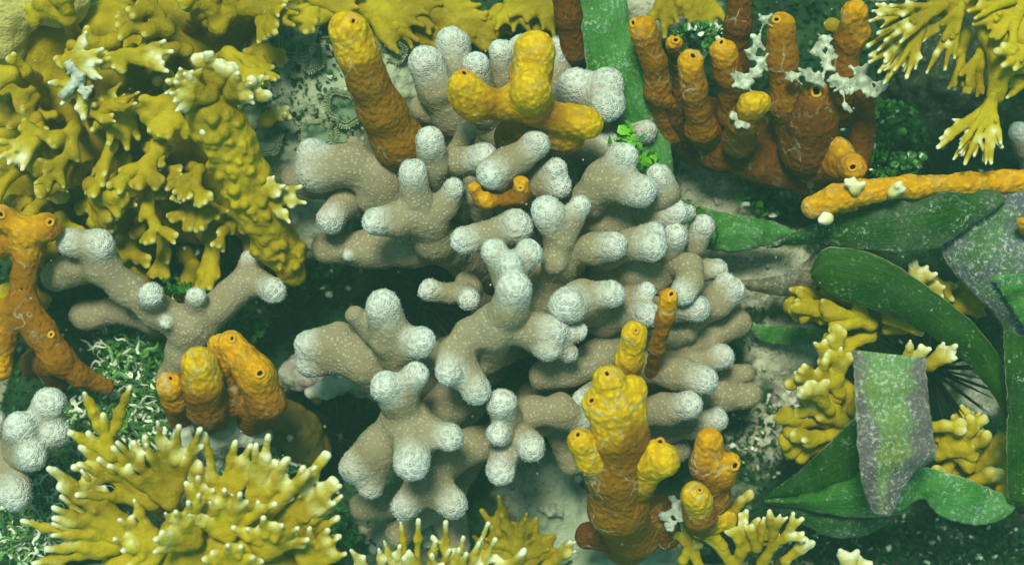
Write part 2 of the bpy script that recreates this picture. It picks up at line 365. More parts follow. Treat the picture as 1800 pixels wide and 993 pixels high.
# ------------------------------------------------------------------ organic solids
def build(chains, mat, name, parent=None, origin=None, cell=2.5, k=None, tipk=1.7, rough=(0, 1), rough2=(0, 1), cellamp=0, osc=(), tiplen=None, tipall=False, oscr=5.0, fuzz=0):
    """chains: lists of (x, y, h, r); a chain whose first node has r<0 marks 'no pale tip'. The FIRST node is the tip."""
    cones = []; tips = []
    for ch in chains:
        notip = ch[0][3] < 0
        nd = [(P(q[0], q[1], q[2]), abs(q[3])*sc(q[2])) for q in ch]
        if len(nd) == 1: nd = nd*2
        for (a, ra), (b, rb) in zip(nd[:-1], nd[1:]): cones.append((a, b, ra, rb))
        if not notip:
            a, ra = nd[0]; b = nd[1][0]; d = a-b; L = np.linalg.norm(d)
            d = d/L if L > 1e-6 else np.array([0, 0, 1.0])
            tips.append((a+d*ra*0.35, tiplen if tiplen else ra*tipk))
    if k is None: k = 0.55*np.median([c[2] for c in cones])
    D, lo = sdf(cones, cell, k)
    holes = []
    for ox, oy, *rr in osc:
        r0 = rr[0] if rr else oscr
        for h in np.arange(700, -60, -2.0):
            p = P(ox, oy, h); q = np.round((p-lo)/cell).astype(int)
            if (q < 0).any() or (q >= D.shape).any(): continue
            if D[tuple(q)] < 0:
                ax = P(ox, oy, h+30)-P(ox, oy, h-30); ax /= np.linalg.norm(ax)
                # tilt the opening a little outwards with the surface
                g = np.array([D[min(q[0]+3, D.shape[0]-1), q[1], q[2]]-D[max(q[0]-3, 0), q[1], q[2]],
                              D[q[0], min(q[1]+3, D.shape[1]-1), q[2]]-D[q[0], max(q[1]-3, 0), q[2]],
                              D[q[0], q[1], min(q[2]+3, D.shape[2]-1)]-D[q[0], q[1], max(q[2]-3, 0)]])
                g = g/(np.linalg.norm(g)+1e-6); ax = ax*0.5+g*0.5; ax /= np.linalg.norm(ax)
                holes.append((p, ax, r0)); break
    for p, ax, r0 in holes:
        gx, gy, gz = [lo[i]+cell*np.arange(D.shape[i]) for i in range(3)]
        a = p-ax*26; ba = ax*34
        X = gx[:, None, None]-a[0]; Y = gy[None, :, None]-a[1]; Z = gz[None, None, :]-a[2]
        t = np.clip((X*ba[0]+Y*ba[1]+Z*ba[2])/float(ba@ba), 0, 1)
        d = np.sqrt((X-t*ba[0])**2+(Y-t*ba[1])**2+(Z-t*ba[2])**2)-r0
        D = np.maximum(D, -d)
    V, F = surface_nets(D, lo, cell)
    # normals from the field
    gi = np.clip(np.round((V-lo)/cell).astype(int), 1, np.array(D.shape)-2)
    N = np.stack([D[gi[:, 0]+1, gi[:, 1], gi[:, 2]]-D[gi[:, 0]-1, gi[:, 1], gi[:, 2]],
                  D[gi[:, 0], gi[:, 1]+1, gi[:, 2]]-D[gi[:, 0], gi[:, 1]-1, gi[:, 2]],
                  D[gi[:, 0], gi[:, 1], gi[:, 2]+1]-D[gi[:, 0], gi[:, 1], gi[:, 2]-1]], 1)
    N = N/(np.linalg.norm(N, axis=1)[:, None]+1e-6)
    disp = np.zeros(len(V))
    if rough[0]: disp += rough[0]*vnoise(V, rough[1], 21)
    if rough2[0]: disp += rough2[0]*vnoise(V, rough2[1], 22)
    tip = np.zeros(len(V))
    for p, R in tips: tip = np.maximum(tip, np.clip(1.25-np.linalg.norm(V-p, axis=1)/R, 0, 1))
    if tipall: tip[:] = 1
    hole = np.zeros(len(V))
    for p, ax, r0 in holes:
        w = V-p; al = w@ax; rd = np.linalg.norm(w-al[:, None]*ax, axis=1)
        hole = np.maximum(hole, (rd < r0*1.3)*(al < -r0*0.35)*1.0)
    if cellamp:
        c = cells(V, 9.0); disp += cellamp*(0.5-c)*(0.5+tip)
    V = V+N*(disp*(1-hole))[:, None]
    if fuzz:
        rf = np.random.default_rng(len(V)); pick = np.nonzero(rf.random(len(V)) < fuzz*(0.18+np.clip(tip, 0, 1)))[0]
        c = V[pick]-N[pick]*0.8; nn = N[pick]+rf.normal(0, .25, (len(pick), 3)); nn /= np.linalg.norm(nn, axis=1)[:, None]
        u = np.cross(nn, [0.31, 0.2, 0.9]); u /= np.linalg.norm(u, axis=1)[:, None]+1e-6; w = np.cross(nn, u); ln = rf.uniform(1.5, 3.0, len(pick))[:, None]
        pv = []
        for lv_, q in ((0, 1.15), (1, 0.35)):
            for b_ in (0, 2.094, 4.188): pv.append(c+nn*ln*lv_+(u*math.cos(b_)+w*math.sin(b_))*q)
        pv = np.stack(pv, 1).reshape(-1, 3); bi = (len(V)+np.arange(len(pick))*6)[:, None]
        F = np.concatenate([F]+[bi+np.array([[i_, (i_+1) % 3, 3+(i_+1) % 3, 3+i_]]) for i_ in range(3)])
        V = np.vstack([V, pv]); tip = np.concatenate([tip, np.repeat(np.clip(tip[pick]*1.1, 0, 1), 6)]); hole = np.concatenate([hole, np.zeros(len(pv))])
    if parent is not None: og = base_of(parent)
    else: og = P(*origin) if origin is not None else np.array([0., 0, 0])
    me = mesh_from(name, (V-og)*S, F, mat, {'tip': tip, 'hole': hole})
    o = link(name, me, parent, og)
    for p, ax, r0 in holes:
        torus('osculum', p+ax*0.3, ax, r0+1.2, 1.9, M['rim'], o, og)
    return o
def torus(name, c, ax, R, r, mat, parent, og, n=26, m=8):
    u = np.cross(ax, [0.3, 1, 0.1]); u /= np.linalg.norm(u); v = np.cross(ax, u)
    V = []; F = []
    for i in range(n):
        a = 2*math.pi*i/n; e = u*math.cos(a)+v*math.sin(a)
        w = 1+0.10*math.sin(2*a+c[0])+0.05*math.sin(5*a+c[1])
        for j in range(m):
            b = 2*math.pi*j/m
            V.append(c+e*(R*w+r*math.cos(b)*1.3)+ax*r*(math.sin(b)*1.0-0.1))
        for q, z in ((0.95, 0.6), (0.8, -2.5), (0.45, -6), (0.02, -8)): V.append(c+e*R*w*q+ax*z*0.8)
    st = m+4
    for i in range(n):
        k = (i+1) % n
        for j in range(m): F.append((i*st+j, k*st+j, k*st+(j+1) % m, i*st+(j+1) % m))
    nd = len(F)
    for i in range(n):
        k = (i+1) % n
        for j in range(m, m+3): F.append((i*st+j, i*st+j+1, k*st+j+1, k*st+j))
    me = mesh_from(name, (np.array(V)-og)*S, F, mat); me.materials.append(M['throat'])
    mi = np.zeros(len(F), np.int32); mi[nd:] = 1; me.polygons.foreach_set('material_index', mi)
    return link(name, me, parent)

# ------------------------------------------------------------------ rocks
def rock(name, label, cat, nodes, mat, base, rough=(14, 45), rough2=(6, 14), cell=4.5, k=40):
    o = build([[(x, y, h, -r)] for x, y, h, r in nodes], M[mat], name, None, base, cell=cell, k=k, rough=rough, rough2=rough2)
    return tag(o, label, cat)
rock('reef_rock', 'large pale encrusted rock behind the tall yellow sponge, upper left', 'rock',
     [(470, 130, 40, 100), (560, 90, 10, 100), (500, 250, 20, 105), (590, 170, 40, 95), (680, 130, 40, 80), (560, 350, 0, 90), (650, 240, 30, 80), (500, 400, -30, 80), (740, 150, 10, 70), (430, 70, 0, 90), (640, 60, -30, 90)], 'rock', (560, 240, -60))
rock('reef_rock', 'coralline crusted ledge with purple tint at lower left of the thick coral branch', 'rock',
     [(560, 645, 60, 38), (520, 660, 50, 28), (600, 675, 62, 22), (635, 680, 60, 18)], 'rock_p', (560, 650, -20), rough=(8, 22), cell=3, k=20)
rock('reef_rock', 'grey green rubble boulder behind the lower sponge stalk', 'rock',
     [(960, 850, -60, 90), (1010, 920, -60, 80), (930, 930, -70, 70), (900, 810, -60, 50)], 'rock', (960, 870, -80))
rock('reef_rock', 'small pale boulder under the lowest finger coral branch', 'rock',
     [(680, 920, -20, 50), (740, 960, -10, 50), (640, 960, -30, 50), (760, 910, -10, 25)], 'rock_d', (690, 930, -60))
rock('reef_rock', 'blotched grey rock at the bottom edge under the dark sponge', 'rock',
     [(1100, 985, 0, 45), (1160, 1000, -10, 50), (1050, 1010, -10, 50), (1130, 955, 10, 16)], 'rock', (1110, 990, -60))
rock('reef_rock', 'dull rock lump between coral tips and yellow fire coral on the right', 'rock',
     [(1330, 780, -60, 80), (1290, 840, -70, 80), (1370, 720, -80, 70), (1330, 640, -70, 60)], 'rock_d', (1330, 760, -80))
rock('reef_rock', 'rock painted dark for shade in the bottom right corner below the round tipped blade', 'rock',
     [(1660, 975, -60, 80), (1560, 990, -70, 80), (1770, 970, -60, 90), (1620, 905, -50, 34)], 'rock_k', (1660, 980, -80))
rock('reef_rock', 'low rock painted dark for shade in the gap of the hanging fire coral, top right', 'rock',
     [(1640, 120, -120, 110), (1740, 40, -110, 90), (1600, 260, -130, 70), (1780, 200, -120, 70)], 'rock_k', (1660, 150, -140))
rock('reef_rock', 'added cream lump for overexposed brightness of the yellow fire coral in the top left corner', 'rock', [(20, -10, 190, 60), (110, -5, 190, 50), (0, 60, 170, 50), (50, 60, 60, 80)], 'coral_glare', (60, 40, 20), rough=(7, 50), rough2=(4, 20))  # lump added for the washed-out brightness of the fire coral here
rock('pebble', 'small pale pebble on the right gravel beside the fire coral', 'pebble', [(1378, 700, 10, 20), (1390, 704, 10, 14)], 'rock_p', (1380, 702, -15), rough=(2, 12), cell=2.5, k=8)

# ------------------------------------------------------------------ finger corals
def colony(label, centre, clusters, name='finger_coral', cells_=2.4, depth=60):
    t = thing(name, label, 'coral', centre)
    cx, cy, ch = centre
    for cl in clusters:
        chains = [list(c) for c in cl]
        # root the first chain in the colony's core
        x, y, h, r = chains[0][-1]; r = abs(r)
        f = 0.38
        if h > depth+20: chains[0].append((x+(cx-x)*f, y+(cy-y)*f, max(ch, h-170), r*1.0))
        build(chains, M['finger'], 'branch', t, cell=cells_, rough=(2.6, 26), rough2=(0.8, 7), cellamp=0.4, tipk=1.6, fuzz=0.13)
    return t
MAIN = [
 # top group
 [[(797, 80, 200, 32), (795, 130, 190, 30), (800, 200, 150, 30)]],
 [[(750, 113, 240, 33), (768, 155, 220, 32), (795, 205, 180, 32)]],
 [[(836, 117, 250, 25), (842, 160, 220, 24), (850, 200, 180, 24)]],
 [[(880, 92, 215, 22), (885, 140, 190, 24), (890, 190, 150, 26)], [(918, 80, 205, 20), (900, 140, 180, 22)]],
 [[(985, 92, 190, 28), (975, 150, 170, 30), (960, 200, 140, 30)]],
 [[(1067, 146, 250, 29), (1040, 165, 230, 28), (985, 190, 180, 30)], [(1066, 184, 262, 32), (1040, 165, 230, 28)], [(1012, 148, 235, 30), (1000, 180, 190, 30)]],
 [[(1133, 232, 190, 21), (1100, 236, 180, 22), (1050, 240, 150, 24)]],
 [[(1070, 252, 215, 22), (1035, 262, 205, 26), (990, 265, 180, 28)]],
 [[(745, 192, 170, -27), (790, 195, 165, 28), (845, 205, 160, 27), (875, 235, 150, 22)]],
 # left group
 [[(551, 272, 250, 30), (560, 300, 250, 33), (620, 288, 255, 34), (668, 315, 250, 38), (690, 350, 225, 36)], [(553, 303, 250, 31), (620, 288, 255, 32)], [(648, 352, 245, -22), (668, 315, 250, 30)]],
 [[(516, 312, 190, -25), (560, 320, 185, 28), (620, 335, 180, 28)]],
 [[(622, 252, 215, -14), (640, 275, 205, 18), (665, 300, 200, 22)], [(655, 240, 235, -18), (665, 300, 200, 24)]],
 [[(582, 386, 240, 25), (612, 350, 215, 26), (640, 320, 180, 27)]],
 [[(727, 304, 335, 26), (731, 350, 310, 25), (752, 385, 285, 32), (765, 420, 240, 36)], [(661, 389, 325, 24), (700, 385, 305, 28), (752, 385, 285, 32)], [(798, 332, 312, 20), (782, 362, 295, 22), (755, 385, 280, 28)]],
 [[(575, 437, 165, -28), (651, 438, 180, 32), (722, 432, 190, 34), (790, 430, 180, 34)], [(611, 449, 208, 9), (625, 440, 190, 14)]],
 # upper middle
 [[(755, 248, 330, 27), (760, 292, 295, 27), (775, 330, 240, 28)]],
 [[(820, 236, 265, -20), (800, 277, 250, 21), (790, 310, 215, 22)]],
 [[(848, 277, 315, 27), (810, 284, 290, 24), (780, 292, 260, 25)]],
 [[(943, 254, 345, 25), (905, 282, 332, 25), (868, 305, 340, 24)], [(866, 306, 352, 25), (890, 290, 330, 24), (900, 320, 270, 24)]],
 [[(828, 314, 285, -16), (832, 345, 270, 16), (850, 375, 235, 20)]],
 [[(976, 298, 315, 22), (955, 318, 290, 26), (930, 335, 250, 28)], [(982, 326, 312, 22), (955, 322, 290, 26)]],
 [[(963, 374, 362, 30), (984, 415, 335, 27), (985, 458, 305, 30), (965, 520, 250, 34)], [(1018, 363, 352, 20), (1002, 390, 340, 22), (984, 420, 330, 26)], [(975, 462, 335, -24), (985, 480, 290, 26)]],
 [[(817, 423, 350, 26), (865, 412, 330, 22), (908, 398, 345, 25)], [(908, 398, 348, 26), (880, 412, 325, 22), (890, 440, 260, 22)]],
 # central tall trunk
 [[(905, 509, 432, 31), (893, 545, 400, 32), (870, 575, 370, 36), (850, 620, 300, 36)],
  [(869, 443, 400, 24), (890, 475, 385, 24), (900, 520, 385, 28)], [(928, 447, 392, 26), (905, 480, 380, 24)], [(898, 467, 418, 22), (902, 495, 400, 25)],
  [(870, 575, 370, -36), (825, 590, 365, 27), (800, 625, 368, 27), (800, 655, 360, 26)],
  [(790, 652, 388, 26), (800, 625, 368, 28)], [(836, 686, 372, 27), (808, 640, 362, 27)],
  [(973, 580, 378, 28), (925, 578, 365, 29), (880, 570, 370, 36)], [(962, 613, 372, 24), (925, 580, 362, 27)], [(1015, 582, 360, 17), (985, 590, 358, 18)], [(999, 622, 350, 17), (975, 605, 355, 18)]],
 [[(755, 511, 300, 20), (788, 516, 285, 18), (825, 510, 260, 20), (850, 540, 200, 20)], [(824, 527, 312, 20), (815, 515, 280, 18)], [(820, 494, 255, -19), (826, 512, 250, 18)]],
 # lower left group
 [[(673, 540, 385, 32), (685, 590, 350, 34), (705, 625, 310, 36), (730, 660, 250, 36)], [(738, 602, 378, 28), (705, 615, 330, 32)], [(624, 553, 345, -16), (655, 575, 330, 22), (685, 595, 325, 28)]],
 [[(543, 606, 290, 27), (590, 606, 290, 34), (640, 630, 285, 42), (690, 670, 250, 40)], [(545, 640, 275, 24), (600, 625, 280, 34)], [(600, 588, 300, -20), (620, 610, 290, 30)]],
 [[(678, 680, 400, 29), (700, 700, 370, 30), (716, 735, 335, 36), (735, 780, 250, 38)], [(731, 660, 400, 24), (705, 690, 370, 25)],
  [(723, 812, 385, 33), (722, 770, 350, 32), (716, 740, 330, 36)], [(790, 768, 370, 26), (755, 758, 350, 25), (716, 740, 330, 33)],
  [(626, 822, 300, 30), (665, 785, 310, 34), (712, 735, 325, 36)], [(650, 855, 285, 22), (670, 800, 300, 28)]],
 [[(784, 711, 245, -42), (800, 690, 220, 40), (820, 660, 180, 40)]],
 [[(713, 889, 265, 26), (748, 850, 258, 30), (780, 810, 245, 31), (830, 783, 235, 29), (880, 770, 215, 30)], [(795, 885, 268, 28), (755, 850, 255, 31)]],
 [[(700, 938, 130, -26), (730, 905, 125, 26), (790, 860, 120, 28)], [(800, 960, 110, -28), (790, 900, 110, 30)]],
 [[(640, 890, 165, -26), (690, 880, 160, 25), (760, 850, 150, 28)]],
 [[(882, 711, 350, 27), (890, 735, 310, 24), (912, 755, 270, 25), (950, 740, 230, 26)], [(875, 764, 345, 20), (890, 765, 300, 20), (912, 757, 268, 24)], [(935, 787, 330, 25), (915, 765, 290, 25)], [(880, 826, 325, 27), (888, 790, 290, 27), (912, 760, 270, 24)]],
 [[(1020, 738, 270, 25), (985, 722, 285, 28), (935, 722, 285, 27), (912, 757, 268, 24)]],
 [[(1004, 812, 165, -24), (990, 765, 180, 25), (970, 725, 190, 26)]],
 # right group
 [[(1078, 433, 352, 26), (1040, 438, 335, 25), (1010, 445, 305, 26)]],
 [[(1143, 432, 335, 28), (1105, 430, 320, 24), (1065, 448, 280, 25)], [(1150, 408, 330, 20), (1110, 425, 315, 22)]],
 [[(1095, 277, 335, 26), (1060, 312, 318, 27), (1035, 350, 285, 30), (1010, 390, 230, 30)], [(1126, 336, 335, 30), (1090, 325, 320, 30), (1055, 330, 305, 30)]],
 [[(1158, 312, 295, 24), (1168, 340, 280, 26), (1130, 370, 240, 27)]],
 [[(1184, 373, 270, 25), (1150, 385, 250, 26), (1110, 400, 220, 28)], [(1210, 372, 255, 15), (1185, 385, 245, 20)]],
 [[(1140, 385, 190, -34), (1090, 385, 225, 35), (1040, 390, 235, 33), (1000, 410, 220, 32)]],
 [[(1188, 415, 275, 23), (1175, 440, 245, 24), (1140, 460, 215, 26)]],
 [[(1235, 398, 240, 22), (1220, 430, 225, 21), (1200, 465, 195, 22)]],
 [[(1262, 474, 205, 20), (1225, 474, 200, 21), (1180, 480, 180, 24)]],
 [[(1199, 516, 300, 22), (1213, 497, 290, 21), (1210, 470, 260, 24), (1160, 465, 220, 26)]],
 [[(998, 537, 385, 33), (1020, 528, 350, 30), (1040, 540, 300, 32)], [(1073, 517, 372, 26), (1035, 520, 355, 25)]],
 [[(1060, 485, 230, -28), (1110, 480, 245, 28), (1150, 490, 240, 26)], [(1190, 470, 225, -24), (1130, 482, 230, 27)]],
 [[(1136, 514, 315, 18), (1110, 530, 290, 24), (1070, 555, 265, 28)], [(1138, 551, 335, 24), (1105, 548, 300, 25), (1060, 565, 265, 28)]],
 [[(1226, 542, 275, 24), (1190, 540, 255, 24), (1140, 545, 225, 26)]],
 [[(1290, 512, 225, 22), (1262, 530, 220, 26), (1210, 560, 190, 28)], [(1275, 495, 228, 15), (1258, 525, 215, 20)]],
 [[(1208, 582, 215, -20), (1170, 590, 205, 24), (1130, 590, 190, 26)]],
 [[(1296, 566, 160, -25), (1240, 595, 170, 28), (1170, 620, 170, 30)]],
 [[(1270, 627, 205, 22), (1225, 640, 200, 22), (1160, 640, 190, 26)]],
 [[(1235, 668, 285, 27), (1190, 657, 260, 27), (1130, 645, 225, 28)]],
 [[(1210, 712, 300, 26), (1170, 720, 270, 27), (1110, 730, 235, 28)]],
 [[(1316, 694, 155, -22), (1270, 697, 160, 25), (1210, 700, 160, 28)]],
 [[(1308, 656, 130, -18), (1270, 665, 130, 22), (1200, 680, 130, 24)]],
 [[(1258, 736, 205, 21), (1220, 748, 195, 23), (1160, 755, 170, 26)]],
 [[(1190, 790, 150, -24), (1150, 790, 150, 26), (1100, 770, 150, 28)]],
 [[(955, 661, 265, -27), (1000, 650, 270, 28), (1050, 630, 260, 30), (1090, 610, 230, 30)]],
 [[(1023, 700, 280, 18), (1050, 690, 250, 24), (1080, 670, 220, 26)]],
 [[(960, 480, 265, -32), (950, 530, 240, 36), (960, 590, 200, 38)]],
 [[(1080, 620, 185, -32), (1150, 600, 190, 30), (1210, 610, 170, 26)]],
]
colony('large pale tipped finger coral spreading over the middle of the reef', (980, 560, -20), MAIN)
LEFT = [
 [[(124, 425, 272, 25), (168, 432, 268, 27), (178, 466, 250, 30), (222, 506, 232, 27), (275, 545, 220, 28), (335, 578, 210, 36), (330, 622, 180, 36), (305, 668, 150, 26)], [(176, 430, 275, 24), (168, 440, 262, 25)],
  [(101, 484, 190, -28), (140, 470, 215, 28), (180, 468, 240, 28)], [(266, 519, 275, 22), (262, 535, 235, 22)], [(292, 567, 250, 11), (300, 568, 225, 14)], [(345, 520, 255, 17), (343, 555, 220, 20)],
  [(440, 458, 190, 18), (436, 492, 200, 25), (400, 525, 208, 27), (338, 575, 210, 34)], [(480, 510, 235, 24), (455, 500, 210, 20), (430, 500, 202, 22)]],
 [[(148, 556, 120, -26), (200, 545, 130, 23), (270, 560, 150, 24)]],
]
colony('greyish finger coral with arms forking left and right under the yellow fire coral', (320, 650, -20), LEFT)
BL = [
 [[(86, 711, 330, 31), (75, 745, 290, 30), (50, 790, 240, 34)], [(36, 752, 345, 29), (35, 780, 300, 30)], [(95, 760, 320, 27), (65, 775, 290, 28)], [(55, 800, 345, 27), (35, 800, 290, 28)]],
 [[(27, 867, 325, 30), (10, 820, 280, 32), (0, 790, 220, 34)], [(-15, 740, 290, 26), (-5, 790, 240, 32)]],
]
colony('small cluster of round white finger coral knobs at the left edge', (30, 830, -20), BL)
SC = [[[(1792, 232, 60, 18), (1805, 260, 40, 20), (1820, 300, 0, 24)]]]
colony('single dim finger coral knob at the right edge behind the hanging fire coral', (1820, 320, -30), SC)

# ------------------------------------------------------------------ sponges
def sponge(label, base, groups, mat='sp_y', name='tube_sponge', rough=(3.4, 34), rough2=(0.8, 9), part='tube', tiplen=70, oscr=5):
    t = thing(name, label, 'sponge', base)
    for g in groups:
        chains, osc = g[0], g[1]; m = M[g[2]] if len(g) > 2 else M[mat]
        build(chains, m, part, t, cell=2.4, rough=rough, rough2=rough2, cellamp=1.3, osc=osc, tiplen=tiplen, oscr=oscr)
    return t
sponge('tall thick yellow tube sponge leaning over the pale rock, widest at its foot', (710, 280, 20),
  [([[(614, 56, 420, 38), (628, 95, 405, 34), (645, 140, 380, 34), (672, 195, 340, 38), (700, 250, 290, 44), (715, 300, 200, 40), (720, 320, 80, 40)]], [(621, 38, 4)])])
sponge('knobbly orange yellow sponge with four lobes resting on the top coral branches', (950, 270, 40),
  [([[(940, 88, 385, 36), (932, 130, 370, 34), (925, 180, 340, 34), (900, 240, 270, 28), (920, 290, 120, 30)], [(815, 152, 395, 30), (840, 180, 380, 28), (880, 185, 370, 25), (930, 170, 372, 34)],
     [(932, 160, 405, 38), (935, 185, 370, 34)], [(1032, 216, 350, 28), (990, 210, 345, 24), (950, 200, 345, 28)], [(1000, 240, 310, -30), (940, 230, 310, 32)], [(815, 175, 380, -28), (840, 185, 370, 26)]], [(816, 129, 4)])])
sponge('tiny orange sponge lobes tucked between coral branches near the centre', (880, 370, 120),
  [([[(833, 331, 345, 11), (842, 350, 335, 11), (856, 353, 338, 14), (888, 350, 325, 12), (914, 345, 330, 17), (900, 370, 240, 18)], [(916, 324, 352, 15), (916, 345, 330, 16)], [(853, 352, 345, 13), (860, 356, 325, 12)]], [(915, 331, 2.6)], 'sp_o')], tiplen=26, oscr=3, rough=(2, 14), rough2=(0.8, 7), name='sponge')
sponge('branching orange sponge hanging along the left edge beside the white knobbed coral', (60, 620, 20),
  [([[(-20, 375, 300, 22), (10, 385, 300, 22), (45, 405, 300, 24), (85, 400, 305, 25)], [(50, 410, 295, 24), (48, 450, 285, 22), (42, 490, 280, 22), (40, 535, 280, 25), (72, 580, 275, 27), (102, 630, 265, 29), (140, 660, 240, 20), (188, 680, 215, 14)],
     [(-20, 440, 270, 20), (10, 430, 280, 18), (40, 420, 290, 20)], [(-20, 560, 270, 26), (15, 555, 275, 26), (45, 555, 278, 27)], [(0, 650, 250, 18), (5, 600, 262, 22), (15, 565, 272, 24)]],
    [(88, 391, 4), (2, 377, 4), (38, 509, 3), (90, 588, 3)], 'sp_o'),
   ([[(102, 660, 200, -26), (90, 640, 240, 24)], [(60, 640, 60, -26), (90, 640, 220, 24)]], [], 'sp_b')], tiplen=60)
sponge('group of three stout orange yellow tube sponges below the forked grey coral', (380, 730, 30),
  [([[(351, 640, 372, 32), (358, 680, 350, 33), (366, 715, 300, 36), (380, 740, 120, 34)]], [], 'sp_y'),
   ([[(299, 678, 350, 25), (307, 705, 320, 21), (318, 740, 240, 20)], [(340, 745, 60, -22), (318, 735, 240, 20)]], [(300, 665, 3.5)], 'sp_o'),
   ([[(408, 606, 350, 25), (428, 632, 345, 28), (452, 662, 345, 34), (468, 705, 320, 34), (440, 740, 180, 34)], [(383, 606, 335, 17), (390, 640, 310, 25), (405, 700, 280, 34)], [(457, 656, 365, 22), (455, 665, 345, 28)]], [(408, 595, 3.5), (457, 656, 5)], 'sp_o'),
  ], tiplen=60)
sponge('many lobed yellow brown sponge stack standing in front of the coral, lower centre right', (1090, 940, 10),
  [([[(1070, 672, 475, 28), (1075, 715, 455, 38), (1088, 765, 430, 42), (1080, 830, 380, 48), (1088, 890, 320, 50), (1110, 930, 200, 48), (1100, 950, 60, 46)], [(1115, 680, 455, 23), (1108, 740, 440, 26)], [(1040, 708, 462, 18), (1062, 725, 445, 26)],
     [(1120, 770, 420, -22), (1100, 790, 405, 30)]], [(1067, 657, 4.2), (1040, 704, 4.2)], 'sp_y'),
   ([[(1021, 776, 440, 25), (1040, 805, 415, 28), (1070, 850, 360, 36)]], [(1016, 764, 4)], 'sp_y'),
   ([[(1166, 808, 430, 30), (1145, 815, 410, 28), (1120, 850, 360, 34)], [(1150, 790, 425, 18), (1140, 810, 400, 22)]], [(1160, 777, 5)], 'sp_y'),
   ([[(1114, 588, 430, 24), (1106, 630, 400, 25), (1095, 680, 360, 28)]], [(1118, 581, 2.5)], 'sp_y'),
   ([[(1036, 940, 170, -26), (1070, 942, 180, 26), (1110, 940, 190, 30)], [(1170, 940, 190, -25), (1160, 900, 230, 26), (1120, 900, 260, 30)], [(1155, 895, 265, 13), (1150, 905, 240, 16)]], [], 'sp_b')],
  tiplen=85)
sponge('slim upright orange tube sponge between coral tips on the right side', (1140, 690, 60),
  [([[(1176, 523, 392, 18), (1168, 560, 370, 16), (1155, 610, 330, 14), (1146, 650, 260, 12), (1140, 680, 150, 14)]], [(1180, 517, 4)], 'sp_o')], tiplen=40, rough=(2, 14), rough2=(1, 6))
sponge('pair of warty ochre sponge tubes with a short stub, right of the big lobed sponge', (1240, 930, 10),
  [([[(1247, 776, 340, 24), (1243, 820, 315, 30), (1252, 870, 260, 30), (1250, 920, 120, 34)], [(1285, 813, 325, 18), (1272, 840, 300, 24)]], [(1292, 818, 5)], 'sp_o'),
   ([[(1223, 870, 350, 25), (1230, 905, 310, 28), (1235, 925, 180, 30)], [(1276, 912, 250, 18), (1240, 915, 240, 24)]], [(1230, 861, 3)], 'sp_y')], tiplen=50)
sponge('wide cluster of orange brown tube sponges with open pores, top right', (1340, 290, -20),
  [([[(1131, 52, 300, 26), (1150, 110, 270, 22), (1158, 160, 230, 22), (1175, 230, 150, 26), (1220, 260, 80, 30)]], [(1113, 41, 4)], 'sp_o'),
   ([[(1215, 112, 310, 24), (1220, 160, 280, 23), (1232, 225, 220, 27), (1260, 260, 100, 30)]], [(1218, 99, 4.5)], 'sp_o'),
   ([[(1186, 76, 240, 15), (1192, 110, 180, 15), (1200, 200, 80, 16)]], [(1188, 71, 4)], 'sp_o'),
   ([[(1272, 92, 300, 24), (1280, 135, 270, 23), (1288, 200, 200, 24), (1300, 260, 100, 26)]], [(1268, 75, 4)], 'sp_o'),
   ([[(1302, -20, 280, 26), (1297, 42, 260, 22), (1292, 110, 220, 22), (1300, 200, 120, 24)]], [], 'sp_b'),
   ([[(1374, 45, 320, 24), (1374, 106, 300, 27), (1382, 180, 260, 30), (1400, 240, 180, 36)]], [(1365, 35, 4)], 'sp_o'),
   ([[(1503, 26, 320, 24), (1492, 70, 290, 25), (1482, 130, 250, 24), (1480, 200, 140, 26)], [(1516, 60, 300, 14), (1500, 75, 290, 18)]], [], 'sp_o'),
   ([[(1322, 184, 325, 24), (1308, 212, 290, 27), (1300, 250, 220, 30)], [(1340, 182, 322, 18), (1322, 190, 315, 22)]], [], 'sp_y'),
   ([[(1435, 162, 300, 24), (1430, 205, 270, 42), (1420, 260, 220, 48), (1460, 300, 180, 36)]], [(1435, 160, 7)], 'sp_b'),
   ([[(1499, 294, 290, 24), (1475, 290, 250, 28), (1430, 290, 200, 34)], [(1475, 262, 262, 22), (1470, 290, 230, 26)]], [(1499, 294, 5)], 'sp_o'),
   ([[(1520, 165, 240, -17), (1518, 230, 220, 20), (1505, 290, 200, 24)]], [], 'sp_b'),
   ([[(1190, 215, 140, -26), (1260, 262, 150, 36), (1340, 285, 160, 36), (1430, 312, 150, 34), (1500, 320, 120, 26)], [(1240, 200, 110, -30), (1330, 230, 120, 40), (1400, 270, 130, 40)]], [], 'sp_b'),
   ([[(1171, 172, 235, 13), (1185, 200, 190, 20), (1215, 240, 140, 26)]], [], 'sp_b')], tiplen=34, name='tube_sponge')
sponge('dark orange sponge column at the top edge left of the green blade', (1000, 110, 20),
  [([[(990, -20, 260, -22), (1000, 30, 240, 24), (1008, 90, 200, 22), (1010, 140, 60, 24)]], [], 'sp_b')])
sponge('long horizontal orange rope sponge lying above the broad blade, right edge', (1500, 370, 60),
  [([[(1428, 362, 330, 20), (1465, 350, 335, 22), (1510, 340, 335, 21), (1600, 328, 330, 19), (1700, 322, 320, 18), (1830, 316, 310, 20)], [(1490, 380, 60, -22), (1480, 352, 320, 20)]], [], 'sp_o')], tiplen=9000, name='rope_sponge')
sponge('small orange sponge knob on the dark encrusted ledge', (557, 700, 60), [([[(557, 697, 96, 10), (557, 700, 78, 10)]], [], 'sp_o')], rough=(1, 8), tiplen=30, name='sponge', part='lobe')
sponge('small orange sponge bit at the right edge over the crusted blade', (1802, 395, 100), [([[(1797, 392, 352, 11), (1806, 402, 330, 14), (1830, 420, 200, 16)]], [], 'sp_o')], rough=(1, 8), tiplen=30, name='sponge', part='lobe')
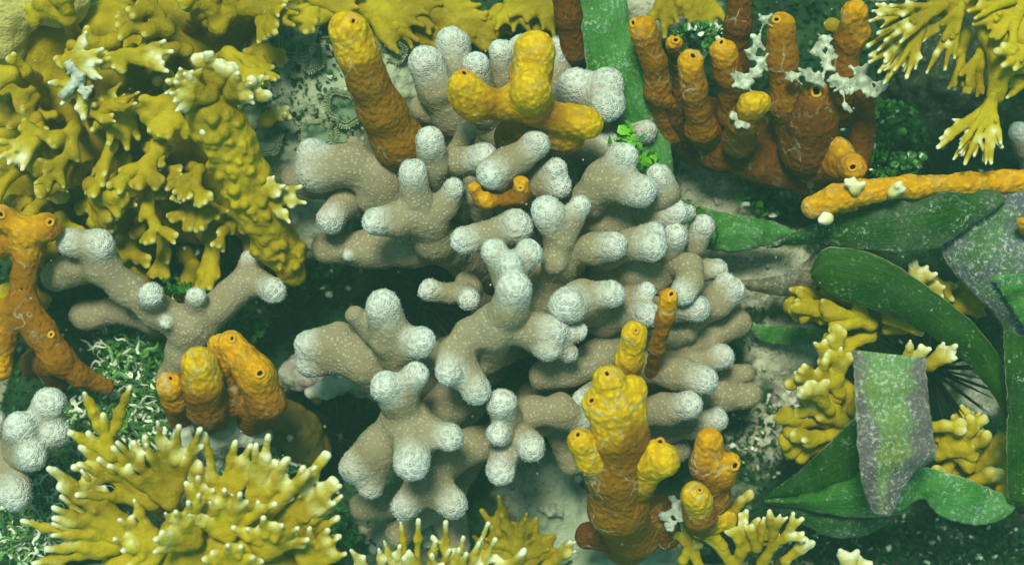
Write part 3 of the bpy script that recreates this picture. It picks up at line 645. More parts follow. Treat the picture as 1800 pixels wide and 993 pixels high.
# brown-ringed soft lobe under the trio, grey soft sponge pieces
o = build([[(520, 760, 70, -40), (500, 740, 80, 38)], [(545, 790, 50, -38), (520, 760, 70, 40)], [(480, 730, 90, -26), (500, 745, 80, 34)]], M['bruno'], 'sponge', None, (520, 770, 0), cell=3, rough=(3, 18), rough2=(1.5, 7))
tag(o, 'dull ochre rounded sponge lump with faint bands below the orange trio', 'sponge')
o = build([[(322, 790, 250, -19), (318, 765, 250, 17), (335, 740, 235, 17)], [(322, 790, 250, 18), (322, 830, 230, 17), (318, 880, 180, 18)], [(302, 805, 262, 13), (320, 800, 245, 16)]], M['grey'], 'sponge', None, (320, 850, 0), cell=2.6, rough=(3, 12), rough2=(1.5, 6))
tag(o, 'pale grey bent sponge stalk behind the front fire coral', 'sponge')
o = build([[(465, 765, 190, -15), (430, 765, 200, 17), (400, 755, 210, 24), (375, 775, 190, 26), (380, 820, 120, 22)], [(410, 740, 215, -20), (395, 765, 205, 22)], [(350, 790, 180, -12), (375, 775, 190, 20)]], M['grey'], 'sponge', None, (390, 800, 0), cell=2.6, rough=(3, 14), rough2=(1.5, 6))
tag(o, 'grey spreading sponge patch with a finger to the right under the orange trio', 'sponge')
o = build([[(580, 668, 140, -14), (568, 682, 138, 14), (545, 690, 130, 10)], [(650, 682, 150, -9), (625, 672, 158, 9), (600, 676, 150, 11), (575, 690, 140, 12)], [(672, 708, 135, -7), (655, 694, 146, 8)]], M['grey'], 'sponge', None, (590, 690, 40), cell=2.4, rough=(2.5, 10), rough2=(1, 5))
tag(o, 'ragged grey crust looping over the dark hollow beside the coral stem', 'sponge')

# ------------------------------------------------------------------ fire corals
def fan(x, y, h, ang, L, spread, n, tilt=15, roll=0, r=8, seed=0, fork=0.6, lift=0.1, blunt=0.42, width=0, zj=4):
    rr = random.Random(seed*977+int(x)*31+int(y))
    A = math.radians(ang); T = math.radians(tilt); R = math.radians(roll)
    f = np.array([math.cos(A)*math.cos(T), -math.sin(A)*math.cos(T), math.sin(T)])     # photo axes: y down, h up
    s0 = np.array([-math.sin(A), -math.cos(A), 0.0]); up = np.cross(f*np.array([1, 1, 1]), s0)
    s = s0*math.cos(R)+up*math.sin(R)
    nrm = np.cross(f, s)
    if nrm[2] < 0: nrm = -nrm
    o = np.array([x, y, h], float); ch = []
    for i in range(n):
        u = (i/(n-1)-0.5) if n > 1 else 0
        a = math.radians(spread*u+rr.uniform(-6, 6)); Li = L*(1-0.35*abs(u)**1.5)*rr.uniform(0.78, 1.12)
        d = f*math.cos(a)+s*math.sin(a)
        d2 = f*math.cos(a*1.25)+s*math.sin(a*1.25)
        o_ = o+s*(u*width); zz = nrm*rr.uniform(-zj, zj)
        p1 = o_+d*Li*0.42+zz; p2 = p1+d2*Li*0.34+nrm*Li*lift*0.5; p3 = p2+d2*Li*0.26+nrm*Li*lift
        r_ = r; tr = r*rr.uniform(blunt, blunt+0.2)
        ch.append([(*p3, tr), (*p2, r*0.72), (*p1, r*0.86), (*(o_*0.6+p1*0.4), r*0.98), (*o, r*1.15)])
        if rr.random() < fork:
            b = a+math.radians(rr.choice((-1, 1))*rr.uniform(28, 50)); d3 = f*math.cos(b)+s*math.sin(b)
            q = p1*0.5+p2*0.5; e = q+d3*Li*rr.uniform(0.16, 0.28)+nrm*rr.uniform(0, 5)
            ch.append([(*e, tr*0.9), (*q, r*0.65)])
            if rr.random() < 0.5:
                b = a-math.radians(rr.uniform(20, 40))*(1 if b > a else -1); d3 = f*math.cos(b)+s*math.sin(b); q = p1+(p2-p1)*0.2
                ch.append([(*(q+d3*Li*rr.uniform(0.14, 0.24)), tr*0.9), (*q, r*0.65)])
        if rr.random() < 0.3:
            q = p1+d*Li*0.05; e = q+nrm*rr.uniform(9, 16)+d*6
            ch.append([(*e, -tr*0.85), (*q, r*0.8)])
    return ch
def antler(x, y, h, ang, L, spread, n, tilt=15, roll=0, r=8, seed=0, blunt=0.45, levels=4, **_):
    rr = random.Random(seed*131+int(x)*17+int(y)*7)
    A = math.radians(ang); T = math.radians(tilt); R = math.radians(roll)
    f = np.array([math.cos(A)*math.cos(T), -math.sin(A)*math.cos(T), math.sin(T)])
    s0 = np.array([-math.sin(A), -math.cos(A), 0.0]); up = np.cross(f, s0)
    s = s0*math.cos(R)+up*math.sin(R); nrm = np.cross(f, s)
    if nrm[2] < 0: nrm = -nrm
    ch = []; sp = spread/80.0
    def grow(p, a, lift, lv, seg, rad):
        d = f*math.cos(a)+s*math.sin(a)+nrm*lift; d /= np.linalg.norm(d)
        e = p+d*seg
        if lv == 0:
            ch.append([(*e, r*rr.uniform(blunt, blunt+0.22)), (*(p*0.45+e*0.55), rad*0.85), (*p, rad)]); return
        ch.append([(*e, -rad*0.95), (*p, rad*1.05)])
        kids = rr.choice((2, 2, 3)) if lv > 1 else rr.choice((1, 2, 2, 3))
        offs = {1: [rr.uniform(-15, 15)], 2: [-rr.uniform(14, 34), rr.uniform(14, 34)], 3: [-rr.uniform(28, 46), rr.uniform(-8, 8), rr.uniform(28, 46)]}[kids]
        for o_ in offs:
            early = rr.random() < 0.25
            grow(e, a+math.radians(o_)*sp, lift*0.6+rr.uniform(-0.28, 0.34), 0 if early else lv-1, seg*rr.uniform(0.66, 1.02)*(0.8 if early else 1), rad*rr.uniform(0.76, 0.9))
    o = np.array([x, y, h], float)
    for i in range(2 if n > 5 else 1):
        a0 = math.radians((spread*0.34)*(i*2-1)) if n > 5 else 0
        grow(o, a0, rr.uniform(-0.1, 0.2), levels-1 if levels > 1 else 1, L/(levels*0.86), r*1.3)
    return ch
def fire(label, base, fans, tiplen=15, k=13, extra=(), name='fire_coral', cell=2.5, root=True, default_form='fan'):
    t = thing(name, label, 'coral', base)
    for chs in extra: build(chs[0], M['fire'], chs[1], t, cell=cell, k=chs[2] if len(chs) > 2 else k, tiplen=tiplen, rough=(4.0, 20), rough2=(1.0, 8))
    for i, fn in enumerate(fans):
        kw = dict(fn[-1]) if isinstance(fn[-1], dict) else {}; a = fn[:-1] if kw else fn
        tl = kw.pop('tip', tiplen)*0.8; kk = kw.pop('k', k)*0.62
        form = kw.pop('form', None) or default_form
        ch = (antler if form == 'antler' else fan)(*a, seed=i+1, **kw)
        x, y, h = a[:3]; rr = kw.get('r', 8)*1.3
        if root: ch.append([(x, y, h, -rr), (x+(base[0]-x)*0.12, y+(base[1]-y)*0.12, max(base[2], h-110), rr*1.2)])
        build(ch, M['fire'], 'blade', t, cell=cell, k=kk, tiplen=tl, rough=(1.8, 18), rough2=(0.5, 6))
    return t
# big mass, top left: plates pointing down and outwards, layered
big = []
rb = random.Random(11)
rows = [  # x, y, h, ang(deg, 0=right, 90=up), L, spread, n, tilt
 (60, 470, 130, 250, 90, 90, 7, 5), (150, 440, 120, 270, 85, 80, 6, 5), (230, 430, 150, 255, 80, 90, 6, 5), (300, 430, 160, 280, 85, 80, 6, 5), (370, 430, 150, 265, 80, 80, 6, 5), (440, 410, 150, 290, 70, 70, 5, 5),
 (20, 380, 180, 260, 90, 80, 7, 8), (110, 370, 190, 265, 95, 90, 7, 8), (200, 350, 200, 245, 95, 90, 7, 8), (280, 340, 210, 275, 95, 80, 7, 8), (350, 350, 200, 255, 85, 80, 6, 8), (400, 380, 190, 290, 70, 80, 6, 8),
 (30, 290, 220, 235, 100, 90, 7, 10), (120, 290, 230, 250, 95, 80, 7, 10), (210, 270, 240, 235, 100, 90, 7, 12), (290, 260, 240, 265, 90, 80, 6, 12), (340, 300, 240, 215, 80, 80, 6, 12), (170, 330, 240, 280, 70, 70, 6, 14),
 (60, 210, 250, 200, 100, 90, 7, 15), (140, 215, 260, 240, 95, 80, 7, 15), (230, 190, 270, 220, 95, 90, 7, 15), (310, 180, 260, 250, 80, 80, 6, 15),
 (40, 130, 260, 180, 95, 90, 7, 18), (250, 110, 280, 200, 90, 80, 7, 15), (330, 100, 260, 160, 85, 90, 7, 15),
 (200, 60, 280, 170, 90, 90, 7, 18), (290, 40, 280, 150, 85, 80, 7, 18), (380, 40, 250, 60, 80, 90, 6, 10), (430, 30, 230, 20, 90, 90, 7, 8), (400, 90, 230, 320, 70, 70, 5, 8),
 (120, 40, 260, 120, 80, 90, 6, 18), (340, 10, 250, 100, 80, 90, 6, 15), (480, 10, 210, 340, 80, 80, 6, 5), (260, 20, 260, 80, 60, 90, 6, 15), (450, 60, 190, 300, 60, 80, 5, 5),
 (250, 480, 130, 300, 55, 70, 5, 5), (330, 470, 130, 260, 60, 80, 5, 5), (80, 340, 200, 200, 80, 60, 5, 15),
]
for i, q in enumerate(rows):
    q = list(q); q[0] += rb.uniform(-14, 14); q[1] += rb.uniform(-14, 14); q[2] += rb.uniform(-25, 30); q[3] += rb.uniform(-28, 28); q[4] *= rb.uniform(0.85, 1.35); q[6] = rb.choice((4, 5, 6, 7)); q[7] += rb.uniform(-6, 14)
    big.append((*q, dict(r=8.5+rb.uniform(-1.5, 2.5), roll=rb.uniform(-50, 50), tip=8, k=rb.uniform(9, 17), fork=0.9, form='antler' if rb.random() < 0.92 else 'fan')))
big += [(150, 150, 330, 200, 70, 120, 4, 20, dict(r=8, tip=24, roll=20)), (120, 110, 340, 15, 75, 60, 4, 20, dict(r=8, tip=30)),
        (215, 100, 320, 0, 95, 34, 4, 10, dict(r=7.5, tip=20)), (60, 250, 310, 215, 80, 50, 4, 15, dict(r=7, tip=26)), (20, 130, 300, 185, 60, 60, 4, 15, dict(r=8, tip=14)),
        (150, 195, 300, 5, 100, 50, 4, 12, dict(r=7.5, tip=9, roll=40)), (430, 15, 260, 15, 110, 60, 6, 5, dict(r=9, tip=5))]
for i in range(26):       # small knobby plates scattered through the mass
    x = rb.uniform(10, 400); y = rb.uniform(40, 440)
    if x > 300 and y > 60 and y < 330: continue
    big.append((x, y, 265-0.25*y+rb.uniform(-10, 30), rb.uniform(180, 340), rb.uniform(40, 62), rb.uniform(60, 120), 5, rb.uniform(10, 35), dict(r=rb.uniform(6, 8), roll=rb.uniform(-60, 60), tip=8, k=10, form='antler')))
body = [[(60, 60, 70, -90), (60, 250, 40, 90), (90, 400, -20, 85)], [(200, 80, 100, -80), (210, 230, 80, 85), (230, 380, 0, 80)], [(340, 40, 80, -80), (330, 200, 60, 70), (350, 370, 10, 60)], [(480, 0, 110, -60), (400, 40, 110, 60)]]
fire('sprawling mustard yellow fire coral filling the top left corner', (200, 250, -40), big, tiplen=9, extra=[(body, 'trunk', 40)], name='fire_coral')
# knobby column with a crown of pale fingers
col = [[(512, 478, 205, -26), (488, 430, 235, 38), (462, 370, 265, 44), (432, 310, 300, 42), (402, 250, 335, 44), (375, 205, 360, 46)], [(370, 190, 365, -36), (345, 180, 365, 26)]]
for i in range(80):
    t_ = rb.random(); c_ = rb.uniform(-1, 1); x = 512+(375-512)*t_+c_*38; y = 478+(205-478)*t_-c_*17; h = 205+155*t_+43*math.sqrt(1-c_*c_*0.9)
    col.append([(x+rb.uniform(-2, 2), y+rb.uniform(-2, 6), h+rb.uniform(1, 7), -rb.uniform(4, 7)), (x, y, h-14, 10)])
fire('upright knobby yellow fire coral column crowned with pale fingers, beside the pale rock', (510, 480, 20),
     [(375, 190, 375, 88, 100, 55, 5, 30, dict(r=8.5, tip=22, form='antler')), (400, 185, 370, 55, 90, 55, 6, 25, dict(r=8, tip=20, form='antler')), (350, 195, 380, 150, 95, 50, 5, 15, dict(r=8, tip=20, form='antler')), (340, 165, 385, 120, 60, 80, 5, 30, dict(r=8, tip=12)),
      (370, 170, 400, 165, 90, 50, 6, 30, dict(r=7.5, tip=18)), (405, 165, 395, 30, 60, 80, 5, 40, dict(r=7.5, tip=16)),
      (462, 345, 300, 345, 75, 40, 3, 15, dict(r=7.5, tip=18)), (455, 340, 310, 20, 50, 40, 3, 30, dict(r=7, tip=18)), (360, 235, 372, 100, 14, 20, 2, 60, dict(r=6, tip=26))],
     extra=[(col, 'stem', 8)], root=False)
fire('small loose yellow fire coral sprig on the pale rock near the column crown', (478, 215, 80), [(470, 212, 178, 40, 42, 30, 3, 20, dict(r=8, tip=16)), (485, 200, 182, 5, 34, 30, 2, 10, dict(r=7, tip=14))])
# top centre
fire('flat olive yellow fire coral plates along the top edge behind the tall sponge', (760, 20, -20),
     [(640, 10, 130, 330, 110, 60, 6, 0), (700, 5, 130, 300, 80, 90, 6, 0), (760, 20, 120, 340, 100, 70, 6, 0), (820, 60, 120, 20, 60, 90, 5, 5), (560, 0, 150, 0, 80, 60, 5, 0), (600, 20, 140, 170, 70, 60, 5, 5), (690, 30, 110, 350, 130, 40, 5, 0)], tiplen=2, k=20)
fire('olive yellow fire coral sprig at the top edge left of the green blade', (960, 30, 0),
     [(900, -10, 140, 300, 70, 80, 5, 10), (960, -10, 150, 270, 80, 90, 6, 10), (930, 30, 130, 330, 80, 60, 5, 0), (1000, 60, 130, 300, 70, 50, 4, 0), (880, 20, 110, 250, 50, 80, 4, 5)], tiplen=3, k=16)
fire('dim yellowish fire coral stubs at the top edge right of the green blade', (1190, 0, -10),
     [(1170, -20, 120, 270, 80, 40, 3, 0), (1235, -20, 120, 275, 90, 50, 4, 0), (1210, -20, 110, 260, 60, 40, 3, 0)], tiplen=5)
# front left big fan
FL = [(190, 760, 420, 95, 110, 40, 2, 15, dict(width=22, zj=6, r=8.8, tip=17, blunt=0.46, fork=0.5)),
      (195, 800, 420, 130, 90, 40, 2, 10, dict(r=10, tip=17, blunt=0.46, fork=0.5)),
      (215, 830, 410, 165, 105, 60, 4, 8, dict(r=11, tip=20, blunt=0.46, fork=0.5)),
      (270, 880, 400, 125, 140, 70, 7, 8, dict(width=22, zj=6, r=9.2, tip=21, blunt=0.46, fork=0.5)),
      (300, 880, 415, 105, 140, 60, 6, 18, dict(width=22, zj=6, r=8.8, tip=21, blunt=0.46, fork=0.5)),
      (230, 940, 400, 150, 180, 34, 7, 8, dict(width=22, zj=6, r=8.8, tip=23, blunt=0.46, fork=0.5)),
      (200, 960, 395, 165, 150, 30, 5, 6, dict(width=22, zj=6, r=8.8, tip=23, blunt=0.46, fork=0.5)),
      (385, 900, 400, 88, 135, 50, 6, 12, dict(width=22, zj=6, r=9.2, tip=21, blunt=0.46, fork=0.5)),
      (440, 930, 410, 65, 175, 36, 7, 12, dict(width=22, zj=6, r=9.2, tip=23, blunt=0.46, fork=0.5)),
      (480, 940, 390, 48, 165, 34, 7, 10, dict(width=22, zj=6, r=9.2, tip=23, blunt=0.46, fork=0.5)),
      (500, 960, 380, 35, 130, 30, 5, 8, dict(width=22, zj=6, r=8.8, tip=21, blunt=0.46, fork=0.5)),
      (400, 940, 440, 100, 100, 90, 7, 30, dict(width=22, zj=6, r=8.8, tip=17, blunt=0.46, fork=0.6)),
      (340, 950, 445, 140, 90, 80, 7, 35, dict(width=22, zj=6, r=8.8, tip=16, blunt=0.46, fork=0.6)),
      (470, 970, 430, 80, 80, 90, 6, 35, dict(width=22, zj=6, r=8.8, tip=15, blunt=0.46, fork=0.6)),
      (350, 900, 430, 60, 70, 80, 5, 30, dict(width=22, zj=6, r=8.8, tip=13, blunt=0.46, fork=0.6)),
      (280, 960, 420, 180, 90, 90, 6, 20, dict(width=22, zj=6, r=8.8, tip=15, blunt=0.46, fork=0.6)),
      (540, 990, 400, 60, 70, 70, 5, 20, dict(width=22, zj=6, r=8.8, tip=13, blunt=0.46, fork=0.6)),
      (410, 990, 450, 90, 50, 120, 6, 50, dict(width=22, zj=6, r=8.8, tip=11, blunt=0.46, fork=0.6))]
flb = [[(330, 960, 370, -60), (430, 970, 370, 65), (500, 1010, 330, 70)], [(240, 1000, 350, -60), (380, 1040, 320, 80)], [(400, 1050, 60, -110), (400, 1000, 300, 80)]]
fire('bright yellow fire coral fan with long cream tipped fingers, front left', (400, 1050, 0), FL, tiplen=18, k=15, extra=[(flb, 'trunk', 30)])
fire('short cream tipped fire coral fingers cut by the bottom edge, centre left', (760, 1040, 60),
     [(680, 1030, 380, 100, 95, 30, 3, 20, dict(r=8, tip=24, width=40)), (730, 1050, 380, 85, 135, 34, 5, 15, dict(r=8, tip=24, width=50)), (800, 1060, 380, 62, 150, 36, 7, 12, dict(r=8, tip=24, width=50)), (780, 1070, 390, 90, 115, 50, 6, 20, dict(r=8, tip=22, width=50)), (840, 1060, 360, 40, 90, 40, 4, 10, dict(r=8, tip=22))], k=14)
fire('dim olive fire coral tuft at the bottom edge in the shade of the coral', (910, 1000, -20),
     [(905, 985, 110, 95, 110, 60, 4, 10, dict(r=9)), (915, 970, 120, 120, 70, 60, 3, 10, dict(r=9)), (930, 985, 110, 45, 80, 50, 4, 10, dict(r=8)), (880, 1000, 110, 70, 100, 90, 5, 8, dict(r=9))], tiplen=4, k=15)
fire('thin pale fire coral twig at the bottom edge below the dark sponge', (1000, 985, 20), [(955, 1000, 200, 40, 75, 20, 3, 10, dict(r=5, tip=14))])
fire('yellow fire coral bush with white finger ends, bottom edge right of centre', (1280, 1010, -10),
     [(1230, 1000, 200, 110, 100, 60, 5, 10, dict(r=6.8)), (1290, 1000, 220, 95, 120, 70, 6, 15, dict(r=7.2, tip=16)), (1340, 990, 240, 60, 130, 60, 5, 15, dict(r=6.8, tip=18)), (1330, 960, 250, 110, 90, 60, 5, 20, dict(r=6.8)), (1270, 960, 230, 130, 70, 70, 4, 20, dict(r=6.8, tip=18)),
      (1290, 900, 190, 60, 60, 60, 4, 10, dict(r=6.8)), (1200, 985, 200, 60, 60, 50, 4, 10, dict(r=6.0, tip=12)), (1380, 985, 240, 40, 70, 40, 3, 10, dict(r=6.0, tip=18))], tiplen=13, k=10, default_form='antler')
fire('little white ended fire coral nub at the bottom edge, far right', (1500, 1010, 0), [(1493, 1000, 200, 92, 45, 40, 2, 20, dict(r=9, tip=40)), (1510, 1000, 195, 60, 30, 40, 2, 20, dict(r=7, tip=30))])
# top right hanging
TR = [(1640, 20, 370, 222, 140, 40, 8, 6, dict(r=6.5, tip=15, roll=25)), (1620, 50, 380, 232, 110, 50, 7, 10, dict(r=6.5, tip=15, roll=-20)), (1660, 10, 390, 205, 130, 34, 5, 8, dict(r=6.5, tip=15)), (1690, 10, 370, 240, 120, 50, 5, 0, dict(r=6.5, tip=10)),
      (1740, 180, 330, 245, 110, 44, 6, 4, dict(r=6.5, tip=16)), (1745, 170, 345, 262, 120, 34, 5, 4, dict(r=6.5, tip=14)), (1735, 190, 335, 225, 100, 30, 5, 4, dict(r=6.5, tip=14)),
      (1740, 60, 320, 245, 120, 40, 4, 0, dict(r=7.5, tip=4, form='antler')), (1700, 60, 300, 250, 100, 50, 4, 0, dict(r=7.5, tip=4, form='antler')), (1790, 20, 360, 220, 80, 60, 5, 8, dict(r=10, tip=4)), (1810, 90, 370, 200, 60, 60, 4, 15, dict(r=11, tip=12)),
      (1780, 0, 370, 180, 90, 50, 5, 8, dict(r=6.5, tip=6)), (1590, 20, 350, 190, 60, 50, 4, 8, dict(r=6.5, tip=14)), (1810, 140, 320, 200, 60, 40, 3, 5, dict(r=7, tip=8))]
trb = [[(1840, 20, 330, -34), (1790, 60, 340, 20), (1740, 55, 340, 20), (1765, 110, 340, 22), (1750, 170, 335, 15)], [(1800, 0, 330, -26), (1720, 0, 345, 26), (1650, 10, 355, 22)], [(1850, 20, 100, -40), (1840, 20, 330, 34)], [(1800, 10, 340, -18), (1805, 110, 345, 20)]]
fire('yellow fire coral hanging in long cream tipped fringes, top right corner', (1850, 30, -20), TR, default_form='fan', tiplen=13, k=5, extra=[(trb, 'trunk', 16)], root=False)
# right side
R1 = [(1470, 545, 215, 190, 80, 60, 6, 10, dict(r=6.9, tip=5)), (1530, 570, 240, 150, 90, 60, 6, 12, dict(r=6.9, tip=7)), (1560, 580, 230, 10, 60, 50, 4, 12, dict(r=6.0, tip=9)), (1450, 560, 200, 165, 85, 60, 5, 10, dict(r=7.6, tip=4)), (1480, 570, 230, 150, 110, 24, 3, 8, dict(r=6.2, tip=6)), (1520, 560, 240, 170, 90, 30, 3, 12, dict(r=6.9, tip=5)), (1560, 560, 260, 345, 65, 20, 2, 15, dict(r=6.9, tip=14)),
      (1440, 520, 210, 170, 50, 40, 3, 10, dict(r=5.5, tip=7)), (1530, 590, 220, 200, 80, 50, 4, 5, dict(r=7.6, tip=4)), (1500, 530, 220, 160, 60, 30, 3, 10, dict(r=5.5, tip=4))]
fire('rounded yellow fire coral branches lying left of the curved dark blade', (1500, 560, 0), R1, tiplen=12, k=15, default_form='antler')
R2 = [(1475, 690, 250, 115, 90, 60, 6, 20, dict(r=6.5, tip=11)), (1460, 780, 190, 165, 80, 70, 6, 10, dict(r=6.9, tip=5)), (1480, 740, 230, 140, 100, 60, 6, 15, dict(r=6.9, tip=9)), (1490, 800, 160, 200, 90, 60, 6, 8, dict(r=6.9, tip=4)), (1470, 700, 240, 100, 110, 60, 5, 15, dict(r=7.6, tip=11)), (1440, 690, 230, 150, 75, 60, 4, 15, dict(r=6.9, tip=10)), (1450, 740, 220, 175, 85, 60, 5, 10, dict(r=7.6, tip=6)), (1430, 770, 200, 200, 60, 70, 4, 5, dict(r=7.6, tip=4)), (1490, 760, 210, 190, 110, 24, 3, 12, dict(r=6.9, tip=9)),
      (1470, 640, 250, 85, 70, 50, 3, 20, dict(r=6.2, tip=12)), (1460, 720, 270, 130, 80, 60, 4, 30, dict(r=6.5, tip=14)), (1500, 720, 240, 60, 70, 50, 3, 15, dict(r=6.9, tip=6)), (1440, 800, 150, 240, 50, 60, 3, 5, dict(r=6.9, tip=4))]
r2b = [[(1480, 690, 200, -26), (1480, 750, 190, 34), (1460, 810, 130, 34)]]
fire('yellow fire coral bush with knobby white tips left of the cut blade', (1480, 780, -10), R2, default_form='antler', tiplen=20, k=14, extra=[(r2b, 'trunk', 20)])
fire('white tipped fire coral fork rising just behind the top of the cut blade', (1600, 650, 60),
     [(1590, 640, 300, 55, 60, 30, 2, 25, dict(r=9, tip=26)), (1635, 640, 300, 35, 65, 30, 3, 20, dict(r=8.5, tip=24)), (1580, 645, 290, 170, 30, 30, 2, 20, dict(r=7, tip=20))], k=10)
R3 = [(1690, 800, 200, 60, 90, 50, 6, 20, dict(r=6.5, tip=11)), (1650, 800, 200, 40, 70, 60, 6, 15, dict(r=6.5, tip=7)), (1660, 830, 170, 60, 120, 50, 5, 8, dict(r=7.6, tip=9)), (1650, 770, 200, 20, 90, 30, 4, 12, dict(r=6.2, tip=14)), (1640, 790, 190, 0, 80, 60, 4, 8, dict(r=7.6, tip=4)), (1720, 820, 180, 40, 70, 60, 4, 8, dict(r=8.3, tip=4)), (1700, 850, 210, 20, 80, 30, 3, 15, dict(r=6.2, tip=15)), (1660, 860, 210, 120, 50, 60, 4, 20, dict(r=6.2, tip=9)),
      (1640, 750, 230, 5, 60, 50, 4, 20, dict(r=5.5, tip=16)), (1760, 860, 250, 15, 60, 30, 2, 15, dict(r=5.5, tip=16))]
fire('squat yellow fire coral right of the cut blade, above the round tipped blade', (1690, 850, -10), R3, default_form='antler', tiplen=18, k=15, extra=[([[(1680, 830, 120, -50), (1730, 850, 110, 50), (1690, 870, 50, 40)]], 'trunk', 20)])
fire('cream fire coral fingers poking above the curved blade near its top edge', (1610, 500, 60),
     [(1600, 505, 230, 55, 62, 34, 3, 20, dict(r=9, tip=24)), (1640, 500, 200, 300, 50, 90, 4, 10, dict(r=9, tip=10)), (1620, 520, 210, 30, 50, 60, 4, 15, dict(r=9, tip=14)), (1680, 540, 190, 20, 60, 60, 4, 10, dict(r=10, tip=4)), (1700, 510, 190, 60, 60, 60, 4, 10, dict(r=9, tip=4))], k=12)
fire('row of small cream fire coral nubs between the long dark blade and the curved blade', (1500, 445, 100),
     [(1500, 442, 235, 95, 26, 120, 5, 30, dict(r=6.5, tip=20)), (1540, 440, 230, 60, 30, 60, 3, 20, dict(r=7, tip=6)), (1480, 440, 235, 150, 26, 60, 3, 20, dict(r=5.5, tip=20))], k=8)
fire('pair of white fire coral nubs on the long orange rope sponge', (1505, 345, 250), [(1503, 335, 362, 95, 26, 70, 3, 20, dict(r=6.5, tip=40)), (1568, 340, 352, 35, 34, 20, 2, 15, dict(r=7, tip=40)), (1455, 385, 340, 160, 14, 60, 2, 10, dict(r=7, tip=40))], k=8, root=False)
fire('single brown yellow fire coral spike deep in the top right gap', (1455, 50, 100), [(1480, 55, 230, 150, 40, 10, 2, 10, dict(r=8, tip=4))])

# ------------------------------------------------------------------ seagrass blades
def resample(pts, n):
    p = np.array(pts, float); t = np.concatenate([[0], np.cumsum(np.linalg.norm(np.diff(p[:, :2], axis=0), axis=1)+1e-3)]); t /= t[-1]
    q = np.linspace(0, 1, n); out = []
    pp = np.vstack([2*p[0]-p[1], p, 2*p[-1]-p[-2]])
    for u in q:
        i = min(np.searchsorted(t, u, side='right')-1, len(p)-2); f = (u-t[i])/(t[i+1]-t[i])
        a, b, c, d = pp[i], pp[i+1], pp[i+2], pp[i+3]
        out.append(0.5*((2*b)+(c-a)*f+(2*a-5*b+4*c-d)*f*f+(3*b-a-3*c+d)*f**3))
    return np.array(out)
def blade(label, A, B, mat, bow=10, thick=2.4, ragged=1.2, name='seagrass_blade', seed=0):
    n, m = 90, 18
    a = resample(A, n); b = resample(B, n)
    r = np.random.default_rng(seed+len(label))
    ra = np.convolve(r.normal(0, ragged, n+2), [.3, .4, .3], 'valid'); rb_ = np.convolve(r.normal(0, ragged, n+2), [.3, .4, .3], 'valid')
    V = []; UV = []
    for i in range(n):
        w = b[i]-a[i]; e = w/(np.linalg.norm(w)+1e-6)
        p0 = a[i]+e*ra[i]; p1 = b[i]+e*rb_[i]
        for j in range(m):
            f = j/(m-1); p = p0*(1-f)+p1*f
            p = p+np.array([0, 0, bow*math.sin(math.pi*f)+3*math.sin(i*0.13+f*2.5)+2*math.sin(i*0.31+f*5)])
            V.append(P(*p)); UV.append((i/n*6, f, 0))
    V = np.array(V); og = V.mean(0)
    G = V.reshape(n, m, 3); N = np.cross(np.gradient(G, axis=0), np.gradient(G, axis=1)); N /= np.linalg.norm(N, axis=2)[..., None]+1e-6; N = N.reshape(-1, 3)
    if N[:, 2].mean() < 0: N = -N
    V2 = np.vstack([V+N*thick/2, V-N*thick/2]); UV = np.array(UV*2)
    i = np.arange(n*m).reshape(n, m)
    F = np.stack([i[:-1, :-1], i[1:, :-1], i[1:, 1:], i[:-1, 1:]], -1).reshape(-1, 4)
    off = n*m; F2 = F[:, ::-1]+off
    ring = np.concatenate([i[:, 0], i[-1, 1:], i[-2::-1, -1], i[0, -2:0:-1]])
    nx = np.roll(ring, -1); FR = np.stack([ring, ring+off, nx+off, nx], 1)
    og = np.array([og[0], og[1], V[:, 2].min()])
    me = mesh_from(name, (V2-og)*S, np.vstack([F, F2, FR]), M[mat], uv=UV)
    o = link(name, me, None, og)
    return tag(o, label, 'seagrass')
blade('broad upright green blade at the top, running down behind the coral', [(1016, -40, 250), (1024, 60, 240), (1040, 150, 215), (1080, 230, 180), (1130, 310, 150), (1160, 350, 120)], [(1094, -40, 250), (1112, 60, 240), (1140, 140, 215), (1163, 210, 185), (1180, 270, 160), (1186, 350, 130)], 'bl_film', bow=12)
blade('short light green blade with folded left end beside the right coral tips', [(1196, 348, 150), (1230, 362, 160), (1290, 378, 155), (1350, 388, 150), (1400, 405, 150)], [(1215, 425, 140), (1245, 438, 140), (1290, 443, 145), (1350, 430, 148), (1402, 411, 150)], 'bl_film', bow=14)
blade('curled dark green flap at the folded end of the short light blade', [(1196, 350, 165), (1240, 368, 178), (1262, 395, 178), (1256, 424, 172)], [(1190, 360, 155), (1215, 400, 160), (1230, 425, 160), (1252, 430, 165)], 'bl', bow=5)
blade('long dark green speckled blade stretching right from its pointed tip', [(1345, 434, 262), (1395, 408, 270), (1445, 389, 280), (1510, 368, 295), (1600, 345, 318), (1680, 336, 328), (1745, 334, 332), (1768, 352, 332)], [(1350, 437, 260), (1400, 428, 262), (1460, 432, 268), (1520, 441, 280), (1590, 444, 300), (1650, 434, 308), (1700, 402, 318), (1752, 366, 328)], 'bl_mid', bow=10, ragged=2.2)
blade('wide blade smothered in white and purple crust at the right edge', [(1735, 322, 296), (1680, 372, 290), (1652, 415, 284), (1664, 462, 280), (1702, 508, 275), (1742, 548, 268), (1785, 610, 240)], [(1860, 305, 315), (1850, 370, 318), (1850, 430, 318), (1855, 480, 318), (1860, 530, 305), (1865, 600, 280), (1870, 640, 250)], 'bl_crust', bow=12)
blade('green torn blade end overlapping the crusted blade at the right edge', [(1742, 484, 322), (1765, 520, 318), (1790, 560, 308), (1820, 600, 290)], [(1850, 478, 330), (1855, 520, 328), (1860, 560, 318), (1865, 600, 300)], 'bl_film', bow=5)
